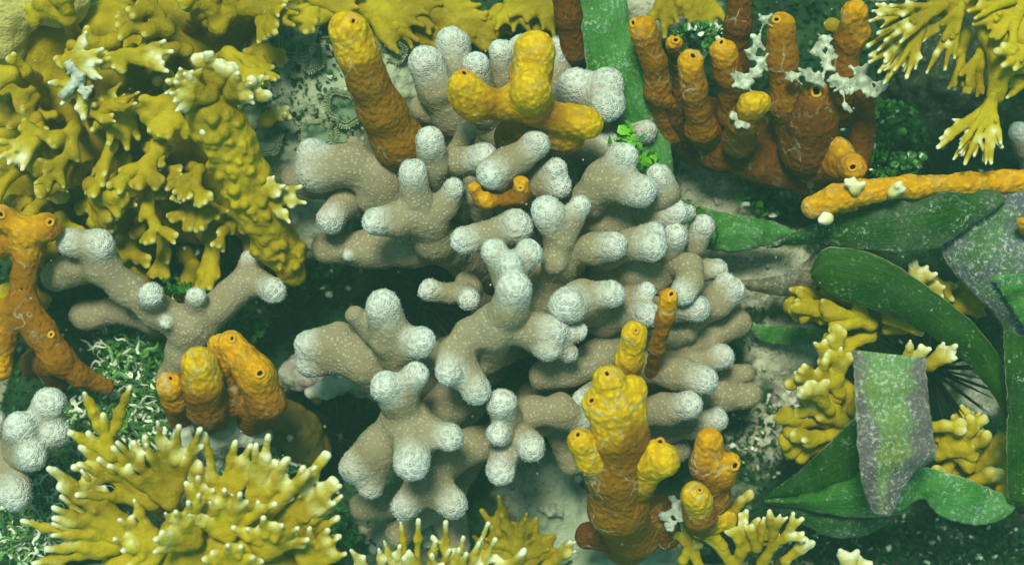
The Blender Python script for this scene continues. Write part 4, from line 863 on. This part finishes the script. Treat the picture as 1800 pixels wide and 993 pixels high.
blade('dark green blade curving from a rounded end down to the right', [(1425, 478, 268), (1452, 436, 285), (1515, 441, 300), (1575, 467, 315), (1640, 511, 325), (1704, 562, 325), (1750, 617, 315), (1772, 680, 295), (1776, 740, 270)], [(1427, 488, 266), (1448, 510, 272), (1490, 530, 285), (1554, 550, 300), (1605, 572, 308), (1668, 612, 310), (1714, 652, 300), (1750, 700, 285), (1768, 745, 268)], 'bl_dark', bow=14)
blade('tall dark blade standing along the right edge with a slanted top', [(1764, 566, 350), (1766, 640, 355), (1770, 720, 350), (1769, 800, 340), (1772, 880, 320)], [(1806, 606, 350), (1840, 680, 355), (1845, 740, 350), (1845, 810, 340), (1850, 890, 320)], 'bl_dark', bow=8)
blade('square cut blade coated in brown grey growth, standing at lower right', [(1499, 615, 405), (1503, 700, 430), (1508, 780, 425), (1516, 850, 405), (1532, 903, 372)], [(1627, 629, 425), (1632, 700, 425), (1640, 760, 415), (1643, 802, 408), (1606, 832, 400), (1587, 862, 394), (1566, 906, 385)], 'bl_cut', bow=14, ragged=1.5)
blade('broad dark green blade slanting up from a pointed left end behind the cut blade', [(1338, 876, 230), (1395, 836, 245), (1440, 795, 260), (1490, 745, 275), (1540, 700, 285)], [(1342, 880, 228), (1400, 878, 238), (1450, 868, 248), (1520, 850, 262), (1600, 830, 275)], 'bl_dark', bow=12)
blade('mid green folded blade below the slanting one with long pleats', [(1342, 879, 238), (1400, 872, 246), (1460, 850, 258), (1530, 820, 270), (1590, 800, 276)], [(1345, 884, 236), (1400, 892, 236), (1460, 903, 240), (1530, 908, 248), (1600, 900, 256)], 'bl', bow=16)
blade('olive lowest blade with silty edge pointing left at the bottom right', [(1340, 880, 222), (1400, 892, 222), (1470, 905, 222), (1540, 907, 222), (1600, 890, 222)], [(1352, 892, 214), (1410, 920, 205), (1465, 944, 200), (1525, 938, 205), (1590, 900, 215)], 'bl_mid', bow=6)
blade('round tipped green blade with pale film lying right of the cut blade', [(1560, 880, 300), (1590, 845, 310), (1622, 822, 315), (1670, 832, 315), (1740, 858, 305), (1772, 876, 300), (1784, 892, 296)], [(1555, 905, 295), (1592, 892, 300), (1622, 876, 304), (1652, 906, 300), (1705, 921, 296), (1752, 917, 294), (1780, 898, 295)], 'bl_film', bow=10, ragged=1.6)
blade('brown dead blade lying on the gravel left of the curved blade', [(1262, 496, 130), (1320, 492, 150), (1380, 482, 180), (1415, 460, 200), (1440, 436, 215)], [(1266, 499, 130), (1320, 510, 140), (1380, 520, 160), (1425, 512, 180), (1450, 500, 195)], 'bl_dead', bow=10)
blade('small green blade end showing on sand right of the coral', [(1318, 572, 60), (1350, 572, 65), (1400, 574, 70), (1440, 580, 70)], [(1325, 590, 55), (1350, 602, 60), (1400, 606, 65), (1440, 604, 65)], 'bl_film', bow=4)

# ------------------------------------------------------------------ sea urchins
def urchin(label, x, y, h, r, L, n, seed):
    t = thing('sea_urchin', label, 'sea urchin', (x, y, h-r))
    build([[(x, y, h, -r), (x, y, h-r*0.3, r)]], M['black'], 'body', t, cell=3, rough=(1.5, 8))
    rr = np.random.default_rng(seed); og = base_of(t); c = P(x, y, h)
    for i in range(n):
        z = 1-1.25*(i+0.5)/n; a = i*2.39996+rr.normal(0, .12); q = math.sqrt(max(0, 1-z*z))
        d = np.array([q*math.cos(a), q*math.sin(a), z]); u = np.cross(d, [0.2, 0.5, 1]); u /= np.linalg.norm(u); v = np.cross(d, u)
        Li = L*rr.uniform(0.65, 1.1); V = []
        for s_, w in ((r*0.7, 2.9), (r+Li*0.5, 2.3), (r+Li, 0.6)):
            for k_ in range(6):
                b = k_*math.pi/3; V.append(c+d*s_+(u*math.cos(b)+v*math.sin(b))*w)
        F = [[l*6+k_, l*6+(k_+1) % 6, l*6+6+(k_+1) % 6, l*6+6+k_] for l in (0, 1) for k_ in range(6)]
        link('spine', mesh_from('spine', (np.array(V)-og)*S, F, M['black']), t)
urchin('black long spined sea urchin half hidden behind the cut blade', 1632, 646, 130, 34, 96, 70, 3)
urchin('dark sea urchin deep in the hollow left of the small coral arm', 740, 530, -20, 26, 80, 80, 4)
urchin('dark sea urchin in the hole left of the lower coral stem', 600, 770, -40, 26, 80, 80, 5)

# ------------------------------------------------------------------ green polyps, rubble, algae
def polyp(label, x, y, h, r, seed):
    t = thing('polyp', label, 'coral polyp', (x, y, h-8), 'green fringed polyps on the pale rock')
    og = base_of(t); c = P(x, y, h); rr = np.random.default_rng(seed)
    ax = np.array([rr.normal(0, .15), rr.normal(0, .15), 1.0]); ax /= np.linalg.norm(ax)
    u = np.cross(ax, [0, 1, 0.1]); u /= np.linalg.norm(u); v = np.cross(ax, u)
    n = 40; V = []; rs = [0.02, .25, .5, .75, .95, 1.0, 0.9]; zs = [-5, -5, -3, 0, 3, 0, -26]
    ph = rr.uniform(0, 6)
    def rad(a): return r*(1+0.16*math.sin(2*a+ph)+0.08*math.sin(5*a+ph*2))
    for q, z in zip(rs, zs):
        for i in range(n):
            a = 2*math.pi*i/n; V.append(c+(u*math.cos(a)+v*math.sin(a))*rad(a)*q+ax*z)
    F = [[l*n+i, l*n+(i+1) % n, (l+1)*n+(i+1) % n, (l+1)*n+i] for l in range(len(rs)-1) for i in range(n)]
    link('oral_disc', mesh_from('oral_disc', (np.array(V)-og)*S, F, M['cup']), t)
    V = []; F = []
    K = int(r*1.7)
    for ring, (q0, ln) in enumerate(((0.98, 6), (0.88, 6), (0.76, 5))):
        for i in range(K):
            a = 2*math.pi*(i+0.5*ring)/K; e = u*math.cos(a)+v*math.sin(a); tn = np.cross(ax, e)
            p = c+e*rad(a)*q0+ax*2; d = e*(0.8-0.4*ring)+ax*0.7; d = d/np.linalg.norm(d)*ln*rr.uniform(.5, 1.3); w = 2.2
            s = len(V)
            for f, ww in ((0, 1.0), (0.7, 0.9), (1.0, 0.35)):
                for b in (0, 2.09, 4.19):
                    V.append(p+d*f+(tn*math.cos(b)+np.cross(d/ln, tn)*math.sin(b))*w*ww)
            for l in (0, 1):
                for b in range(3): F.append([s+l*3+b, s+l*3+(b+1) % 3, s+l*3+3+(b+1) % 3, s+l*3+3+b])
    link('fringe', mesh_from('fringe', (np.array(V)-og)*S, F, M['fringe']), t)
def surf_h(x, y, kinds=('reef_rock', 'seabed')):
    """height of the rock or seabed below a photo position (working units)"""
    dg = bpy.context.evaluated_depsgraph_get()
    from mathutils import Vector
    o = Vector((0, 0, H*S)); best = -60.0
    d = Vector(tuple((P(x, y, 0)-np.array([0, 0, H]))*S)).normalized()
    for ob in ROCKS:
        mw = ob.matrix_world.inverted()
        ok, loc, nn, ix = ob.ray_cast(mw @ o, mw.to_3x3() @ d)
        if ok: best = max(best, (ob.matrix_world @ loc).z/S)
    return best
bpy.context.view_layer.update()
ROCKS = [ob for ob in C.objects if ob.type == 'MESH' and ob.name.split('.')[0] in ('reef_rock', 'seabed')]
for i, (x, y, r, lb) in enumerate([
    (439, 200, 26, 'green fringed polyp touching the fire coral column crown'), (458, 248, 33, 'green fringed polyp below the small loose yellow sprig'),
    (520, 62, 38, 'green fringed polyp under the yellow plates at the top of the rock'), (566, 40, 30, 'green fringed polyp closest to the top edge of the rock'), (672, 52, 34, 'green fringed polyp right of the tall sponge tip'),
    (604, 190, 30, 'green fringed polyp tight against the tall sponge middle'), (560, 235, 26, 'green fringed polyp above the leftmost pale coral tip'), (598, 232, 22, 'smallest green fringed polyp between rock and sponge foot'),
    (690, 90, 22, 'green fringed polyp between the tall sponge and the first coral tip'), (545, 100, 24, 'green fringed polyp in the middle of the pale rock top')]):
    polyp(lb, x, y, surf_h(x, y)+17, r, i)

def frag(label, pts, mat='bone', name='coral_rubble', cat='rubble', r=(3.2, 9), k=6):
    q_ = random.Random(len(label)); ch = [[(a[0], a[1], a[2], -a[3]*.42), (b[0], b[1], b[2], b[3]*.35)] for a, b in zip(pts[:-1], pts[1:])]
    for a in pts:
        for _ in range(9): ch.append([(a[0]+q_.uniform(-2.1, 2.1)*a[3], a[1]+q_.uniform(-1.9, 1.9)*a[3], a[2]+q_.uniform(-.6, .9)*a[3], -a[3]*q_.uniform(.2, .5)), (a[0]+q_.uniform(-.5, .5)*a[3], a[1]+q_.uniform(-.5, .5)*a[3], a[2], a[3]*.28)])
    o = build(ch, M[mat], name, None, (pts[0][0], pts[0][1], pts[0][2]-10), cell=1.8, k=k, rough=r, rough2=(1.5, 4))
    return tag(o, label, cat)
frag('bleached branching rubble caught between two tall sponge tubes', [(1345, 35, 330, 7), (1330, 75, 335, 7), (1318, 95, 335, 5), (1338, 110, 335, 8), (1330, 130, 338, 6), (1300, 140, 338, 9), (1312, 152, 338, 6)])
frag('white knobbly rubble lying beside the widest pore of the sponge cluster', [(1395, 135, 338, 7), (1420, 128, 340, 8), (1440, 140, 338, 8), (1455, 115, 338, 6), (1435, 90, 325, 8), (1450, 70, 318, 7), (1460, 95, 325, 6)])
frag('white rubble hanging like icicles below the fringes of the corner fire coral', [(1465, 140, 345, 6), (1480, 150, 345, 8), (1487, 190, 342, 4)])
frag('scattered white rubble bits joined to the cream tips of the corner fire coral', [(1480, 150, 345, 7), (1505, 152, 345, 7), (1520, 140, 345, 7), (1548, 150, 345, 6), (1530, 160, 345, 6), (1510, 130, 345, 8)])
frag('pale rubble crust on the side of the stubby yellow sponge in the cluster', [(1290, 205, 318, 2.6), (1300, 218, 320, 3), (1312, 222, 322, 2.4)])
frag('grey white broken shell plate wedged in the top left fire coral', [(128, 120, 352, 8), (138, 140, 350, 15), (150, 165, 345, 9)], 'grey', 'shell_fragment', 'shell', (1.5, 9))
frag('small cream lump of rubble right of the cut blade bottom', [(1380, 300+400, 30, 9), (1392, 706, 28, 7)], 'bone')
frag('white rubble chips on the grey boulder behind the lobed sponge', [(955, 895, 40, 6), (972, 893, 42, 7), (980, 900, 40, 5)])
frag('white angular stone chip below the lowest coral fork', [(752, 940, 70, 9), (762, 950, 72, 8)])
frag('pale coralline crust flap hanging beside the lobed sponge foot', [(1170, 905, 280, 7), (1190, 890, 285, 9), (1196, 910, 285, 5), (1178, 925, 280, 4)], 'grey', 'crust_fragment')
rr0 = random.Random(5)
GR = 'pale gravel pieces on the sand'
for i in range(70):
    zone = [(1290, 340, 110, 90), (1330, 480, 110, 50), (1370, 640, 60, 90), (960, 880, 80, 80), (560, 380, 60, 80), (1340, 780, 60, 60)][i % 6]
    x = rr0.gauss(zone[0], zone[2]*.6); y = rr0.gauss(zone[1], zone[3]*.6); h = surf_h(x, y)
    if i < 6:
        bits = [build([[(x, y, h+1, -rr0.uniform(4, 7)), (x+rr0.uniform(-6, 6), y+rr0.uniform(-5, 5), h+1, rr0.uniform(2, 5))]], M['bone'], 'gravel_piece', None, (x, y, h), cell=1.8, k=3, rough=(2.2, 6))]
        o = bits[0]; PB = (PB if i else []) + [o]
    else:
        src = PB[i % 6]; o = src.copy(); C.objects.link(o); o.location = [float(v)*S for v in P(x, y, h)]
        o.rotation_euler = (0, 0, rr0.uniform(0, 6)); sc_ = rr0.uniform(0.3, 0.9); o.scale = (sc_, sc_, sc_)
    tag(o, 'small pale gravel piece loose on the sandy seabed', 'gravel', GR)

def leaves(name, label, pts, size, mat, kind='stuff', wprob=0.0, seed=1, cat='algae', flat=0.6):
    r = np.random.default_rng(seed); n = len(pts); pts = np.asarray(pts, float)
    d = r.normal(size=(n, 3)); d[:, 2] = np.abs(d[:, 2])*flat+0.1; d /= np.linalg.norm(d, axis=1)[:, None]
    u = np.cross(d, r.normal(size=(n, 3))); u /= np.linalg.norm(u, axis=1)[:, None]; v = np.cross(d, u)
    sz = size*r.uniform(0.5, 1.3, n)
    ang = [0, 60, 120, 180, 240, 300]; rad = [0.9, 1, .75, .8, 1, 1.1]
    V = np.zeros((n, 7, 3)); V[:, 0] = pts+d*(sz*0.25)[:, None]
    for k_, (a, q) in enumerate(zip(ang, rad)):
        a = math.radians(a); V[:, k_+1] = pts+(u*(math.cos(a)*q)+v*(math.sin(a)*q*0.75))*sz[:, None]+d*(r.normal(0, .15, n)*sz)[:, None]
    b = np.arange(n)[:, None]*7
    F = np.concatenate([np.stack([b[:, 0], b[:, 0]+1+k_, b[:, 0]+1+(k_+1) % 6], 1) for k_ in range(6)])
    vv = np.repeat(r.random(n), 7); ww = np.repeat((r.random(n) < wprob)*1.0, 7)
    og = V.reshape(-1, 3).mean(0)
    o = link(name, mesh_from(name, (V.reshape(-1, 3)-og)*S, F, M[mat], {'v': vv, 'w': ww}, smooth=False), None, og)
    return tag(o, label, cat, kind=kind)
def curls(name, label, pts, L, w, mat, wprob, seed, cat='algae'):
    """short curled ribbons"""
    r = np.random.default_rng(seed); n = len(pts); pts = np.asarray(pts, float); K = 7
    a0 = r.uniform(0, 2*math.pi, n); el = r.uniform(-0.25, 0.5, n); bend = r.normal(0, 1.3, n); Ls = L*r.uniform(.5, 1.3, n)
    V = np.zeros((n, K, 3, 3)); p = pts.copy()
    for i in range(K):
        f = i/(K-1); a = a0+bend*(f-0.5)*2+0.7*np.sin(f*7+a0*3)
        d = np.stack([np.cos(a)*np.cos(el), np.sin(a)*np.cos(el), np.sin(el)], 1)
        s = np.stack([-np.sin(a), np.cos(a), 0*a], 1); up = np.cross(d, s); rl = a0*5
        s2 = s*np.cos(rl)[:, None]+up*np.sin(rl)[:, None]; ww = w*(1-abs(2*f-1)**3*0.75)
        V[:, i, 0] = p-s2*ww; V[:, i, 1] = p+up*ww*0.6; V[:, i, 2] = p+s2*ww
        p = p+d*(Ls/K)[:, None]
    b = (np.arange(n)*K*3)[:, None]
    F = []
    for i in range(K-1):
        for j in (0, 1):
            q = i*3+j; F.append(np.stack([b[:, 0]+q, b[:, 0]+q+1, b[:, 0]+q+4, b[:, 0]+q+3], 1))
    F = np.concatenate(F)
    vv = np.repeat(r.random(n), K*3); wh = np.repeat((r.random(n) < wprob)*r.uniform(.7, 1, n), K*3)
    og = V.reshape(-1, 3).mean(0)
    o = link(name, mesh_from(name, (V.reshape(-1, 3)-og)*S, F, M[mat], {'v': vv, 'w': wh}), None, og)
    return tag(o, label, cat, kind='stuff')
def region(specs, seed, hmap=None):
    """specs: (cx, cy, rx, ry, count, h0, hspread) -> points above the seabed"""
    r = np.random.default_rng(seed); out = []
    for cx, cy, rx, ry, n, h0, hs in specs:
        a = r.uniform(0, 2*math.pi, n); q = np.sqrt(r.random(n)); x = cx+rx*q*np.cos(a); y = cy+ry*q*np.sin(a)
        z, _ = terrain(x, y); z = z+h0+np.abs(r.normal(0, hs, n)) if h0 is not None else z
        cl = vnoise(np.stack([x, y, 0*x], 1), 26, seed+3)
        keep = cl+r.normal(0, .25, n) > -0.25
        for X, Y, Z in zip(x[keep], y[keep], z[keep]): out.append(P(X, Y, Z))
    return out
# dark turf in the hollows
r9 = np.random.default_rng(9); n9 = 26000
tx = r9.uniform(-200, 2000, n9); ty = r9.uniform(-150, 1150, n9); tz, tp = terrain(tx, ty); kp = tp+0.35*vnoise(np.stack([tx, ty, 0*tx], 1), 40, 33) < 0.35
leaves('algae_turf', 'dark green algae turf lining the hollows between the corals', np.stack([(tx-900), (496.5-ty), tz+3], 1)[kp], 7, 'turf', seed=2, wprob=0.015)
curls('curly_algae', 'curly green algae bed with painted white glints on the left, below the forked grey coral',
      region([(240, 620, 75, 75, 700, 75, 28), (240, 720, 110, 70, 1100, 110, 28), (180, 760, 70, 60, 500, 130, 25), (300, 560, 40, 40, 150, 90, 20), (130, 690, 60, 40, 300, 90, 20)], 3), 42, 3.0, 'curl', 0.26, 3)
curls('curly_algae', 'curly algae with painted white glints between front fire coral fingers and the orange trio', region([(440, 820, 75, 55, 800, 90, 25), (330, 800, 60, 50, 300, 100, 20)], 4), 44, 2.6, 'curl', 0.34, 4)
curls('curly_algae', 'curly algae with painted white glints under the left knobs at the bottom left corner', region([(70, 930, 100, 60, 800, 110, 25), (120, 850, 50, 40, 250, 90, 20)], 5), 44, 3.0, 'curl', 0.30, 5)
leaves('leafy_algae', 'leafy green algae among the curls with white glints left of the orange trio', region([(240, 600, 80, 80, 600, 60, 30), (260, 700, 120, 80, 900, 90, 30), (420, 580, 50, 24, 260, 60, 18), (430, 770, 70, 30, 300, 90, 20)], 6), 9, 'alga', seed=6)
leaves('leafy_algae', 'dark leafy algae under the orange sponge cluster, right of centre', region([(1350, 340, 60, 40, 500, 25, 22), (1300, 300, 20, 20, 60, 10, 10)], 7), 8, 'alga', seed=7, wprob=0.03)
leaves('leafy_algae', 'dark leafy algae between the sponge cluster and the hanging fire coral', region([(1570, 250, 60, 70, 1100, 120, 60)], 8), 8, 'alga', seed=8, wprob=0.03)
leaves('leafy_algae', 'silty green algae tuft among sponge tubes near the green blade', region([(1230, 75, 55, 35, 700, 150, 40)], 9), 7, 'alga', seed=9, wprob=0.22)
leaves('leafy_algae', 'leafy algae at the bottom edge between the two front fire corals', region([(580, 940, 50, 50, 500, 60, 22)], 10), 8, 'alga', seed=10)
leaves('leafy_algae', 'dusky green algae around the dark pit below the long low coral arm', region([(540, 480, 70, 50, 900, 60, 25), (470, 540, 40, 30, 200, 60, 20)], 11), 7, 'turf', seed=11, wprob=0.02)
pts = [P(1105+rr0.gauss(0, 15), 238+rr0.gauss(0, 9), 262+rr0.uniform(0, 12)) for _ in range(42)]+[P(1135+rr0.gauss(0, 14), 283+rr0.gauss(0, 13), 262+rr0.uniform(-20, 10)) for _ in range(40)]
leaves('leafy_algae', 'bright lime green leafy alga tuft caught on the upper right coral tips', pts, 10, 'alga_l', seed=12)
pts = [P(rr0.gauss(310, 14), rr0.gauss(505, 8), 170+rr0.uniform(0, 12)) for _ in range(30)]
leaves('leafy_algae', 'small glossy green alga tuft in the fork of the grey coral', pts, 10, 'alga', seed=13)
def on_rock(cx, cy, rx, ry, n, seed):
    r = random.Random(seed); out = []
    for _ in range(n):
        a = r.uniform(0, 6.283); q = math.sqrt(r.random()); x = cx+rx*q*math.cos(a); y = cy+ry*q*math.sin(a)
        out.append(P(x, y, surf_h(x, y)+3+abs(r.gauss(0, 5))))
    return out
leaves('algae_turf', 'dark tufted turf with pale silt covering the bottom right rock', on_rock(1610, 965, 240, 60, 1500, 21), 7, 'turf', seed=21, wprob=0.05)
leaves('algae_turf', 'sparse dark turf on the dull rock lump left of the cut blade', on_rock(1330, 770, 80, 80, 350, 22), 6, 'turf', seed=22, wprob=0.08)
leaves('algae_turf', 'thin green turf patches among the fringed polyps of the pale rock', on_rock(560, 150, 110, 130, 420, 23), 6, 'turf', seed=23, wprob=0.12)
# drifting specks
n = 230; r7 = np.random.default_rng(77)
px = r7.uniform(0, 1800, n); py = r7.uniform(0, 993, n); ph = r7.uniform(150, 1200, n); sz = r7.uniform(0.5, 1.5, n)*np.where(r7.random(n) < .05, 1.6, 1)
oct_ = np.array([(1, 0, 0), (-1, 0, 0), (0, 1, 0), (0, -1, 0), (0, 0, 1), (0, 0, -1)], float)
of = np.array([(0, 2, 4), (2, 1, 4), (1, 3, 4), (3, 0, 4), (2, 0, 5), (1, 2, 5), (3, 1, 5), (0, 3, 5)])
V = np.concatenate([P(a, b, c)+oct_*s for a, b, c, s in zip(px, py, ph, sz)]); F = np.concatenate([of+6*i for i in range(n)])
tag(link('drifting_specks', mesh_from('drifting_specks', V*S, F, M['snow'])), 'tiny pale specks drifting in the water above the reef', 'particles', kind='stuff')

for o in C.objects:
    if '_b' in o: del o['_b']

# ------------------------------------------------------------------ water haze
def haze():
    x, y, z0, z1 = 2.2, 2.2, -0.4, (H*S)+0.05
    V = [(sx*x, sy*y, z) for z in (z0, z1) for sx, sy in ((-1, -1), (1, -1), (1, 1), (-1, 1))]
    F = [(0, 3, 2, 1), (4, 5, 6, 7), (0, 1, 5, 4), (1, 2, 6, 5), (2, 3, 7, 6), (3, 0, 4, 7)]
    m = bpy.data.materials.new('water_haze'); m.use_nodes = True; nt = m.node_tree; nt.nodes.clear()
    out = nt.nodes.new('ShaderNodeOutputMaterial'); pv = nt.nodes.new('ShaderNodeVolumePrincipled')
    pv.inputs['Color'].default_value = (0.34, 0.80, 0.68, 1); pv.inputs['Density'].default_value = 0.115; pv.inputs['Anisotropy'].default_value = 0.2
    nt.links.new(pv.outputs[0], out.inputs['Volume'])
    me = bpy.data.meshes.new('haze'); me.from_pydata(V, [], F); me.update(); me.materials.append(m)
    o = bpy.data.objects.new('haze', me); C.objects.link(o); o['kind'] = 'stuff'; o['label'] = 'green tinted water haze over the reef'; o['category'] = 'water haze'
haze()
print('objects', len(C.objects), 'verts', sum(len(o.data.vertices) for o in C.objects if o.type == 'MESH'))
